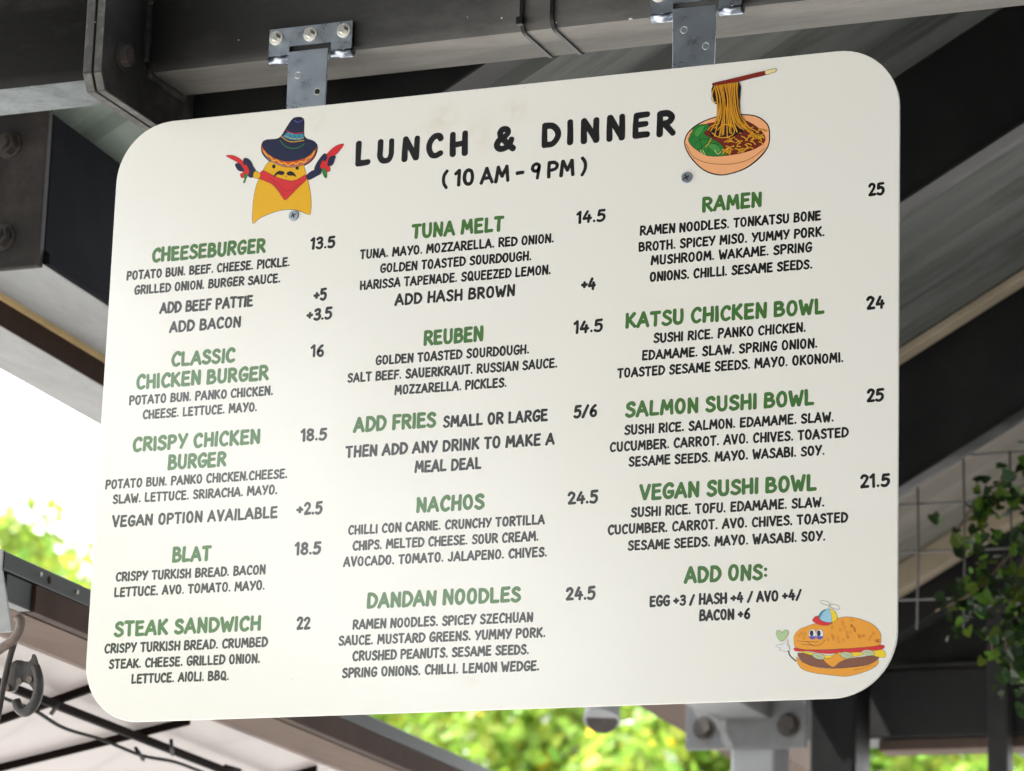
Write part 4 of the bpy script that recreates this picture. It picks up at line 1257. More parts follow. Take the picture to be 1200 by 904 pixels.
# ---- printed drawings (coordinates on the board in 0.1 mm)
SOMBRERO_ART = [
    ('P', 'ink', 0, [(-2721,2988),(-2714,2884),(-2630,2785),(-2522,2723),(-2392,2675),(-2241,2673),(-2127,2710),(-2052,2795),(-2045,2920),(-2186,3006),(-2210,3091),(-2223,3232),(-2346,3250),(-2430,3146),(-2514,3035),(-2668,3031)]),
    ('P', 'mustard', 0.45, [(-2621,2773),(-2703,2652),(-2752,2535),(-2780,2402),(-2788,2251),(-2778,2081),(-2714,2121),(-2651,2149),(-2510,2189),(-2367,2202),(-2239,2180),(-2101,2120),(-2083,2159),(-2081,2249),(-2098,2370),(-2138,2524),(-2185,2664),(-2212,2735),(-2393,2699),(-2523,2734)]),
    ('P', 'hat_band', 0.35, [(-2713,2980),(-2705,2892),(-2622,2796),(-2523,2734),(-2393,2687),(-2249,2685),(-2140,2720),(-2065,2804),(-2058,2912),(-2174,2777),(-2397,2760),(-2592,2831)]),
    ('S', 'teal', 0.6, [(-2691,2882),(-2631,2809),(-2540,2746),(-2393,2699),(-2250,2698),(-2149,2740),(-2072,2823)]),
    ('S', 'lemon', 0.9, [(-2696,2909),(-2641,2843),(-2609,2833),(-2565,2776),(-2526,2784),(-2475,2737),(-2428,2740),(-2386,2710),(-2331,2731),(-2282,2711),(-2244,2738),(-2188,2725),(-2158,2768),(-2104,2785),(-2075,2850)]),
    ('P', 'navy', 0.35, [(-2716,2980),(-2667,3021),(-2507,3025),(-2202,2996),(-2088,2958),(-2054,2912),(-2075,2850),(-2174,2777),(-2301,2754),(-2445,2764),(-2592,2831),(-2685,2916)]),
    ('P', 'navy', 0.35, [(-2507,3025),(-2462,3082),(-2417,3141),(-2339,3240),(-2294,3233),(-2233,3227),(-2223,3168),(-2219,3107),(-2208,2996),(-2280,2961),(-2408,2981)]),
    ('P', 'teal', 0, [(-2437,3070),(-2406,3088),(-2316,3058),(-2219,3052),(-2213,3003),(-2281,2988),(-2361,2999),(-2463,3042)]),
    ('S', 'navy', 0.5, [(-2432,3067),(-2397,3015),(-2380,3056),(-2345,3000),(-2324,3047),(-2294,2992),(-2271,3042),(-2243,2997),(-2220,3037)]),
    ('S', 'red', 0.7, [(-2428,3112),(-2382,3086),(-2317,3068),(-2220,3069)]),
    ('S', 'mustard', 0.8, [(-2489,3052),(-2425,3002),(-2344,2973),(-2207,2978)]),
    ('S', 'leaf', 0.9, [(-2498,3008),(-2455,2953),(-2389,2910),(-2308,2894),(-2245,2909),(-2199,2938)]),
    ('S', 'lemon', 0.4, [(-2436,3052),(-2387,3024),(-2330,3008),(-2266,3002),(-2215,3009)]),
    ('S', 'violet', 0.8, [(-2338,3222),(-2305,3197),(-2268,3197),(-2237,3215)]),
    ('P', 'red', 0.4, [(-2693,2678),(-2733,2617),(-2723,2586),(-2641,2548),(-2558,2502),(-2473,2404),(-2405,2315),(-2358,2341),(-2283,2410),(-2214,2471),(-2158,2519),(-2156,2571),(-2180,2576),(-2258,2538),(-2336,2527),(-2482,2571),(-2597,2630)]),
    ('S', 'wine', 0.5, [(-2595,2581),(-2478,2495),(-2402,2416),(-2300,2437),(-2224,2494)]),
    ('S', 'wine', 0.4, [(-2560,2525),(-2476,2450),(-2408,2368)]),
    ('P', 'ink', 0, [(-2550,2589),(-2530,2633),(-2487,2655),(-2430,2639),(-2427,2611),(-2460,2602),(-2504,2615)]),
    ('P', 'ink', 0, [(-2396,2624),(-2358,2638),(-2313,2619),(-2275,2564),(-2314,2583),(-2356,2586),(-2388,2600)]),
    ('P', 'ink', 0, [(-2536,2709),(-2539,2696),(-2549,2689),(-2562,2690),(-2573,2699),(-2578,2713),(-2575,2726),(-2565,2733),(-2552,2732),(-2541,2723)]),
    ('P', 'ink', 0, [(-2251,2663),(-2255,2652),(-2265,2646),(-2278,2647),(-2288,2655),(-2293,2667),(-2290,2678),(-2280,2684),(-2267,2683),(-2256,2675)]),
    ('S', 'ink', 0.4, [(-2419,2588),(-2400,2582),(-2386,2568)]),
    ('P', 'navy', 0.3, [(-2933,2828),(-2878,2832),(-2831,2785),(-2807,2734),(-2774,2681),(-2792,2615),(-2845,2612),(-2880,2668)]),
    ('P', 'red', 0.3, [(-3152,2892),(-3062,2886),(-2979,2842),(-2911,2785),(-2862,2712),(-2855,2651),(-2895,2639),(-2929,2673),(-2957,2736),(-3009,2802),(-3093,2852)]),
    ('P', 'navy', 0.2, [(-3032,2781),(-2979,2787),(-2937,2734),(-2914,2690),(-2971,2695),(-3008,2726)]),
    ('P', 'navy', 0.2, [(-2933,2822),(-2878,2826),(-2875,2774),(-2923,2764)]),
    ('P', 'red', 0.2, [(-2962,2661),(-2913,2671),(-2902,2625),(-2942,2613)]),
    ('P', 'leaf', 0.2, [(-2917,2653),(-2868,2644),(-2888,2593),(-2898,2556),(-2921,2558),(-2907,2602)]),
    ('P', 'mustard', 0.4, [(-2784,2678),(-2717,2641),(-2731,2586),(-2800,2615)]),
    ('P', 'navy', 0.3, [(-1957,2801),(-1913,2775),(-1918,2727),(-1971,2675),(-1978,2585),(-2022,2577),(-2064,2626),(-2036,2708)]),
    ('P', 'red', 0.3, [(-1721,2889),(-1815,2878),(-1899,2819),(-1944,2759),(-1988,2691),(-1990,2643),(-1928,2592),(-1872,2598),(-1881,2666),(-1848,2750),(-1788,2796)]),
    ('P', 'navy', 0.2, [(-1888,2754),(-1818,2763),(-1823,2718),(-1849,2660),(-1907,2661)]),
    ('P', 'navy', 0.2, [(-1961,2794),(-1918,2778),(-1922,2727),(-1956,2718)]),
    ('P', 'navy', 0.3, [(-2064,2626),(-1978,2582),(-2044,2546),(-2126,2517),(-2156,2571)]),
    ('P', 'leaf', 0.2, [(-1974,2630),(-1926,2618),(-1906,2533),(-1927,2520),(-1954,2560)]),
]
NOODLE_ART = [
    ('P', 'ink', 0, [(2191,2571),(2199,2470),(2274,2337),(2403,2206),(2547,2141),(2676,2134),(2865,2179),(3019,2281),(3111,2401),(3124,2530),(3098,2645),(2979,2745),(2786,2786),(2597,2792),(2393,2748),(2251,2668)]),
    ('P', 'peach', 0, [(2204,2570),(2210,2476),(2283,2346),(2409,2218),(2550,2154),(2673,2146),(2857,2192),(3008,2293),(3099,2407),(3112,2528),(3088,2638),(2971,2735),(2786,2773),(2600,2779),(2400,2737),(2261,2657)]),
    ('P', 'salad_brown', 0, [(2277,2648),(2446,2717),(2602,2717),(2818,2719),(2973,2634),(3066,2525),(3060,2441),(2915,2371),(2685,2342),(2500,2359),(2328,2434),(2240,2535)]),
    ('P', 'leaf', 0.35, [(2232,2549),(2269,2626),(2292,2686),(2369,2712),(2455,2697),(2436,2640),(2402,2610),(2496,2542),(2575,2488),(2630,2421),(2654,2349),(2453,2358),(2312,2451)]),
    ('S', 'dark_green', 0.5, [(2263,2564),(2340,2619),(2432,2680)]),
    ('S', 'dark_green', 0.5, [(2295,2499),(2388,2552),(2496,2526)]),
    ('S', 'dark_green', 0.5, [(2343,2433),(2450,2500),(2575,2472)]),
    ('S', 'dark_green', 0.5, [(2370,2647),(2356,2555),(2389,2459)]),
    ('S', 'dark_green', 0.4, [(2437,2408),(2513,2447),(2622,2406)]),
    ('P', 'light_green', 0, [(2301,2623),(2346,2680),(2400,2687),(2389,2645),(2332,2581)]),
    ('P', 'light_green', 0, [(2451,2484),(2528,2477),(2591,2409),(2545,2398),(2483,2435)]),
    ('S', 'cream', 0.5, [(2366,2430),(2394,2382)]),
    ('S', 'cream', 0.5, [(2393,2428),(2419,2376)]),
    ('S', 'cream', 0.5, [(2522,2416),(2561,2369),(2595,2393)]),
    ('S', 'ink', 1.4, [(3004,2460),(3029,2451),(3053,2424)]),
    ('S', 'noodle', 1.0, [(3004,2460),(3029,2451),(3053,2424)]),
    ('S', 'ink', 1.4, [(2691,2504),(2715,2530),(2740,2537)]),
    ('S', 'noodle', 1.0, [(2691,2504),(2715,2530),(2740,2537)]),
    ('S', 'ink', 1.4, [(3021,2505),(3035,2530),(3049,2537)]),
    ('S', 'noodle', 1.0, [(3021,2505),(3035,2530),(3049,2537)]),
    ('S', 'ink', 1.4, [(2680,2423),(2708,2436),(2736,2432)]),
    ('S', 'noodle', 1.0, [(2680,2423),(2708,2436),(2736,2432)]),
    ('S', 'ink', 1.4, [(2652,2374),(2679,2384),(2705,2376)]),
    ('S', 'noodle', 1.0, [(2652,2374),(2679,2384),(2705,2376)]),
    ('S', 'ink', 1.4, [(2627,2616),(2658,2643),(2690,2653)]),
    ('S', 'noodle', 1.0, [(2627,2616),(2658,2643),(2690,2653)]),
    ('S', 'ink', 1.4, [(2668,2637),(2696,2644),(2724,2632)]),
    ('S', 'noodle', 1.0, [(2668,2637),(2696,2644),(2724,2632)]),
    ('S', 'ink', 1.4, [(3009,2584),(3049,2587),(3090,2572)]),
    ('S', 'noodle', 1.0, [(3009,2584),(3049,2587),(3090,2572)]),
    ('S', 'ink', 1.4, [(2781,2363),(2809,2370),(2836,2360)]),
    ('S', 'noodle', 1.0, [(2781,2363),(2809,2370),(2836,2360)]),
    ('S', 'ink', 1.4, [(2778,2624),(2805,2634),(2832,2626)]),
    ('S', 'noodle', 1.0, [(2778,2624),(2805,2634),(2832,2626)]),
    ('S', 'ink', 1.4, [(2817,2614),(2842,2632),(2866,2632)]),
    ('S', 'noodle', 1.0, [(2817,2614),(2842,2632),(2866,2632)]),
    ('S', 'ink', 1.4, [(2702,2597),(2721,2588),(2742,2562)]),
    ('S', 'noodle', 1.0, [(2702,2597),(2721,2588),(2742,2562)]),
    ('S', 'ink', 1.4, [(2614,2402),(2659,2401),(2705,2382)]),
    ('S', 'noodle', 1.0, [(2614,2402),(2659,2401),(2705,2382)]),
    ('S', 'ink', 1.4, [(2766,2400),(2806,2395),(2845,2370)]),
    ('S', 'noodle', 1.0, [(2766,2400),(2806,2395),(2845,2370)]),
    ('S', 'ink', 1.4, [(2926,2469),(2946,2494),(2966,2500)]),
    ('S', 'noodle', 1.0, [(2926,2469),(2946,2494),(2966,2500)]),
    ('S', 'ink', 1.4, [(2980,2536),(3020,2530),(3060,2506)]),
    ('S', 'noodle', 1.0, [(2980,2536),(3020,2530),(3060,2506)]),
    ('S', 'ink', 1.4, [(2867,2405),(2905,2409),(2942,2394)]),
    ('S', 'noodle', 1.0, [(2867,2405),(2905,2409),(2942,2394)]),
    ('S', 'ink', 1.4, [(2888,2584),(2920,2559),(2954,2515)]),
    ('S', 'noodle', 1.0, [(2888,2584),(2920,2559),(2954,2515)]),
    ('S', 'ink', 1.4, [(2643,2410),(2669,2388),(2695,2348)]),
    ('S', 'noodle', 1.0, [(2643,2410),(2669,2388),(2695,2348)]),
    ('S', 'ink', 1.4, [(2621,2375),(2656,2409),(2692,2425)]),
    ('S', 'noodle', 1.0, [(2621,2375),(2656,2409),(2692,2425)]),
    ('S', 'ink', 1.4, [(2882,2590),(2912,2617),(2942,2626)]),
    ('S', 'noodle', 1.0, [(2882,2590),(2912,2617),(2942,2626)]),
    ('S', 'ink', 1.4, [(2854,2442),(2874,2431),(2894,2401)]),
    ('S', 'noodle', 1.0, [(2854,2442),(2874,2431),(2894,2401)]),
    ('S', 'ink', 1.4, [(2612,2365),(2639,2405),(2666,2426)]),
    ('S', 'noodle', 1.0, [(2612,2365),(2639,2405),(2666,2426)]),
    ('S', 'ink', 1.4, [(2648,2447),(2686,2431),(2724,2397)]),
    ('S', 'noodle', 1.0, [(2648,2447),(2686,2431),(2724,2397)]),
    ('S', 'ink', 1.4, [(2835,2369),(2867,2395),(2899,2402)]),
    ('S', 'noodle', 1.0, [(2835,2369),(2867,2395),(2899,2402)]),
    ('S', 'ink', 1.4, [(2746,2409),(2776,2400),(2805,2372)]),
    ('S', 'noodle', 1.0, [(2746,2409),(2776,2400),(2805,2372)]),
    ('S', 'ink', 1.4, [(2829,2599),(2853,2632),(2877,2648)]),
    ('S', 'noodle', 1.0, [(2829,2599),(2853,2632),(2877,2648)]),
    ('S', 'ink', 1.4, [(2817,2399),(2841,2401),(2866,2385)]),
    ('S', 'noodle', 1.0, [(2817,2399),(2841,2401),(2866,2385)]),
    ('S', 'ink', 1.4, [(2766,2427),(2788,2433),(2810,2421)]),
    ('S', 'noodle', 1.0, [(2766,2427),(2788,2433),(2810,2421)]),
    ('S', 'ink', 1.4, [(2632,2492),(2672,2507),(2712,2502)]),
    ('S', 'noodle', 1.0, [(2632,2492),(2672,2507),(2712,2502)]),
    ('S', 'ink', 1.4, [(2719,2578),(2764,2584),(2810,2571)]),
    ('S', 'noodle', 1.0, [(2719,2578),(2764,2584),(2810,2571)]),
    ('S', 'ink', 1.4, [(2631,2630),(2674,2626),(2716,2603)]),
    ('S', 'noodle', 1.0, [(2631,2630),(2674,2626),(2716,2603)]),
    ('S', 'ink', 1.4, [(2816,2538),(2849,2520),(2882,2483)]),
    ('S', 'noodle', 1.0, [(2816,2538),(2849,2520),(2882,2483)]),
    ('S', 'ink', 1.4, [(2641,2391),(2666,2413),(2690,2417)]),
    ('S', 'noodle', 1.0, [(2641,2391),(2666,2413),(2690,2417)]),
    ('S', 'ink', 1.4, [(2962,2516),(2984,2510),(3006,2486)]),
    ('S', 'noodle', 1.0, [(2962,2516),(2984,2510),(3006,2486)]),
    ('S', 'ink', 1.4, [(2972,2550),(2998,2577),(3025,2585)]),
    ('S', 'noodle', 1.0, [(2972,2550),(2998,2577),(3025,2585)]),
    ('S', 'ink', 1.4, [(2748,2516),(2777,2497),(2807,2459)]),
    ('S', 'noodle', 1.0, [(2748,2516),(2777,2497),(2807,2459)]),
    ('S', 'ink', 1.4, [(2604,2571),(2637,2574),(2671,2559)]),
    ('S', 'noodle', 1.0, [(2604,2571),(2637,2574),(2671,2559)]),
    ('S', 'ink', 1.4, [(2914,2471),(2934,2498),(2953,2506)]),
    ('S', 'noodle', 1.0, [(2914,2471),(2934,2498),(2953,2506)]),
    ('S', 'ink', 1.4, [(2947,2544),(2988,2528),(3029,2494)]),
    ('S', 'noodle', 1.0, [(2947,2544),(2988,2528),(3029,2494)]),
    ('S', 'ink', 1.4, [(2869,2447),(2898,2448),(2926,2430)]),
    ('S', 'noodle', 1.0, [(2869,2447),(2898,2448),(2926,2430)]),
    ('S', 'ink', 1.4, [(2994,2507),(3015,2495),(3037,2464)]),
    ('S', 'noodle', 1.0, [(2994,2507),(3015,2495),(3037,2464)]),
    ('S', 'ink', 1.4, [(2859,2483),(2891,2514),(2923,2526)]),
    ('S', 'noodle', 1.0, [(2859,2483),(2891,2514),(2923,2526)]),
    ('S', 'ink', 1.4, [(2769,2441),(2788,2462),(2806,2466)]),
    ('S', 'noodle', 1.0, [(2769,2441),(2788,2462),(2806,2466)]),
    ('S', 'ink', 1.4, [(2661,2401),(2697,2430),(2734,2442)]),
    ('S', 'noodle', 1.0, [(2661,2401),(2697,2430),(2734,2442)]),
    ('S', 'ink', 1.4, [(2756,2470),(2791,2486),(2827,2483)]),
    ('S', 'noodle', 1.0, [(2756,2470),(2791,2486),(2827,2483)]),
    ('S', 'ink', 1.4, [(2656,2556),(2674,2545),(2693,2516)]),
    ('S', 'noodle', 1.0, [(2656,2556),(2674,2545),(2693,2516)]),
    ('S', 'ink', 1.4, [(2887,2529),(2908,2544),(2928,2540)]),
    ('S', 'noodle', 1.0, [(2887,2529),(2908,2544),(2928,2540)]),
    ('S', 'ink', 1.4, [(2612,2414),(2646,2396),(2681,2361)]),
    ('S', 'noodle', 1.0, [(2612,2414),(2646,2396),(2681,2361)]),
    ('S', 'ink', 1.4, [(2667,2486),(2702,2492),(2738,2480)]),
    ('S', 'noodle', 1.0, [(2667,2486),(2702,2492),(2738,2480)]),
    ('S', 'ink', 1.4, [(3000,2594),(3037,2590),(3074,2566)]),
    ('S', 'noodle', 1.0, [(3000,2594),(3037,2590),(3074,2566)]),
    ('S', 'ink', 1.4, [(2922,2469),(2947,2460),(2971,2432)]),
    ('S', 'noodle', 1.0, [(2922,2469),(2947,2460),(2971,2432)]),
    ('S', 'ink', 1.4, [(2978,2514),(3021,2511),(3064,2490)]),
    ('S', 'noodle', 1.0, [(2978,2514),(3021,2511),(3064,2490)]),
    ('S', 'ink', 1.4, [(2902,2526),(2928,2547),(2954,2549)]),
    ('S', 'noodle', 1.0, [(2902,2526),(2928,2547),(2954,2549)]),
    ('P', 'ink', 0, [(2495,3132),(2512,2943),(2555,2892),(2567,2752),(2494,2681),(2480,2574),(2605,2539),(2728,2542),(2789,2575),(2850,2600),(2802,2759),(2791,2915),(2777,3134)]),
    ('S', 'noodle', 1.45, [(2509,3142),(2543,2987),(2553,2815),(2529,2709),(2482,2627)]),
    ('S', 'noodle', 1.45, [(2525,3141),(2577,2983),(2572,2813),(2557,2706),(2525,2567)]),
    ('S', 'noodle', 1.45, [(2541,3141),(2575,2983),(2591,2811),(2568,2705),(2524,2654)]),
    ('S', 'noodle', 1.45, [(2557,3142),(2602,2981),(2616,2808),(2603,2702),(2577,2561)]),
    ('S', 'noodle', 1.45, [(2573,3136),(2611,2980),(2616,2808),(2614,2700),(2606,2568)]),
    ('S', 'noodle', 1.45, [(2589,3142),(2624,2978),(2626,2808),(2626,2699),(2622,2575)]),
    ('S', 'noodle', 1.45, [(2605,3139),(2625,2978),(2651,2805),(2657,2696),(2665,2534)]),
    ('S', 'noodle', 1.45, [(2621,3137),(2659,2975),(2662,2804),(2676,2694),(2695,2582)]),
    ('S', 'noodle', 1.45, [(2637,3144),(2660,2975),(2682,2802),(2693,2693),(2709,2577)]),
    ('S', 'noodle', 1.45, [(2653,3139),(2683,2972),(2692,2801),(2706,2691),(2725,2653)]),
    ('S', 'noodle', 1.45, [(2669,3136),(2690,2972),(2707,2799),(2731,2689),(2769,2589)]),
    ('S', 'noodle', 1.45, [(2685,3143),(2701,2971),(2720,2798),(2756,2686),(2811,2622)]),
    ('S', 'noodle', 1.45, [(2701,3138),(2722,2968),(2740,2796),(2779,2684),(2841,2603)]),
    ('S', 'noodle', 1.45, [(2717,3141),(2719,2969),(2748,2795),(2800,2682),(2882,2611)]),
    ('S', 'noodle', 1.45, [(2732,3146),(2739,2967),(2767,2794),(2820,2680),(2904,2616)]),
    ('S', 'noodle', 1.45, [(2749,3138),(2767,2964),(2794,2791),(2853,2677),(2949,2504)]),
    ('S', 'noodle', 1.45, [(2764,3144),(2765,2964),(2792,2791),(2866,2676),(2985,2499)]),
    ('S', 'ink', 0.3, [(2516,3141),(2553,2986),(2562,2814),(2534,2708),(2487,2627)]),
    ('S', 'ink', 0.3, [(2533,3140),(2582,2983),(2578,2812),(2560,2706),(2530,2566)]),
    ('S', 'ink', 0.3, [(2547,3140),(2582,2983),(2598,2810),(2573,2704),(2532,2653)]),
    ('S', 'ink', 0.3, [(2564,3141),(2606,2980),(2620,2808),(2612,2701),(2586,2560)]),
    ('S', 'ink', 0.3, [(2582,3135),(2618,2979),(2621,2808),(2618,2700),(2611,2568)]),
    ('S', 'ink', 0.3, [(2593,3142),(2633,2978),(2634,2807),(2634,2698),(2626,2575)]),
    ('S', 'ink', 0.3, [(2609,3139),(2630,2978),(2660,2804),(2662,2696),(2673,2534)]),
    ('S', 'ink', 0.3, [(2628,3136),(2665,2974),(2671,2803),(2681,2694),(2701,2581)]),
    ('S', 'ink', 0.3, [(2641,3143),(2664,2974),(2686,2802),(2698,2692),(2713,2576)]),
    ('S', 'ink', 0.3, [(2656,3139),(2693,2971),(2697,2800),(2714,2690),(2732,2652)]),
    ('S', 'ink', 0.3, [(2676,3136),(2697,2971),(2716,2799),(2740,2688),(2776,2588)]),
    ('S', 'ink', 0.3, [(2691,3143),(2708,2970),(2728,2797),(2762,2686),(2817,2621)]),
    ('S', 'ink', 0.3, [(2705,3137),(2731,2968),(2746,2796),(2782,2684),(2845,2602)]),
    ('S', 'ink', 0.3, [(2725,3140),(2724,2968),(2754,2795),(2808,2681),(2890,2611)]),
    ('S', 'ink', 0.3, [(2738,3146),(2745,2966),(2773,2793),(2823,2680),(2912,2616)]),
    ('S', 'ink', 0.3, [(2752,3138),(2776,2963),(2798,2790),(2857,2676),(2958,2504)]),
    ('S', 'ink', 0.3, [(2773,3143),(2770,2964),(2799,2790),(2872,2675),(2992,2499)]),
    ('S', 'amber', 0.5, [(2501,3143),(2536,2987),(2545,2816),(2521,2710),(2474,2628)]),
    ('S', 'amber', 0.5, [(2549,3142),(2594,2981),(2608,2809),(2595,2702),(2569,2562)]),
    ('S', 'amber', 0.5, [(2597,3140),(2617,2979),(2643,2806),(2650,2697),(2657,2535)]),
    ('S', 'amber', 0.5, [(2645,3140),(2676,2973),(2685,2802),(2698,2692),(2717,2653)]),
    ('S', 'amber', 0.5, [(2693,3138),(2715,2969),(2732,2797),(2771,2685),(2834,2603)]),
    ('S', 'amber', 0.5, [(2741,3139),(2759,2965),(2786,2792),(2845,2678),(2942,2505)]),
    ('S', 'noodle', 0.9, [(2520,3113),(2495,3054),(2491,2976),(2520,2934),(2548,2947)]),
    ('S', 'ink', 0.3, [(2511,3114),(2481,3052),(2482,2969),(2520,2924),(2557,2938)]),
    ('S', 'noodle', 1.0, [(2495,2604),(2558,2554),(2651,2539),(2728,2566),(2734,2627),(2679,2678),(2602,2671),(2557,2629)]),
    ('S', 'ink', 0.3, [(2518,2625),(2573,2581),(2650,2565),(2704,2599),(2680,2648)]),
    ('S', 'noodle', 0.9, [(2448,2639),(2494,2681),(2571,2697)]),
    ('S', 'noodle', 0.9, [(2428,2456),(2466,2498),(2488,2542)]),
    ('S', 'noodle', 0.9, [(2653,2403),(2684,2424),(2703,2383),(2693,2356)]),
    ('S', 'noodle', 0.9, [(2849,2662),(2927,2608),(3005,2554)]),
    ('S', 'ink', 0.3, [(2857,2646),(2927,2589),(2997,2540)]),
    ('S', 'noodle', 0.9, [(2819,2649),(2897,2580),(2959,2543)]),
    ('P', 'brown_red', 0.35, [(2493,3147),(2625,3165),(2779,3186),(3064,3223),(3077,3183),(2934,3161),(2768,3135),(2641,3129),(2509,3121)]),
    ('P', 'cream', 0.35, [(3064,3225),(3118,3232),(3173,3240),(3181,3203),(3134,3193),(3075,3183)]),
    ('S', 'ink', 0.4, [(2217,2507),(2266,2397),(2330,2334),(2455,2279),(2610,2250),(2733,2245),(2856,2261),(2962,2305),(3068,2379)]),
]
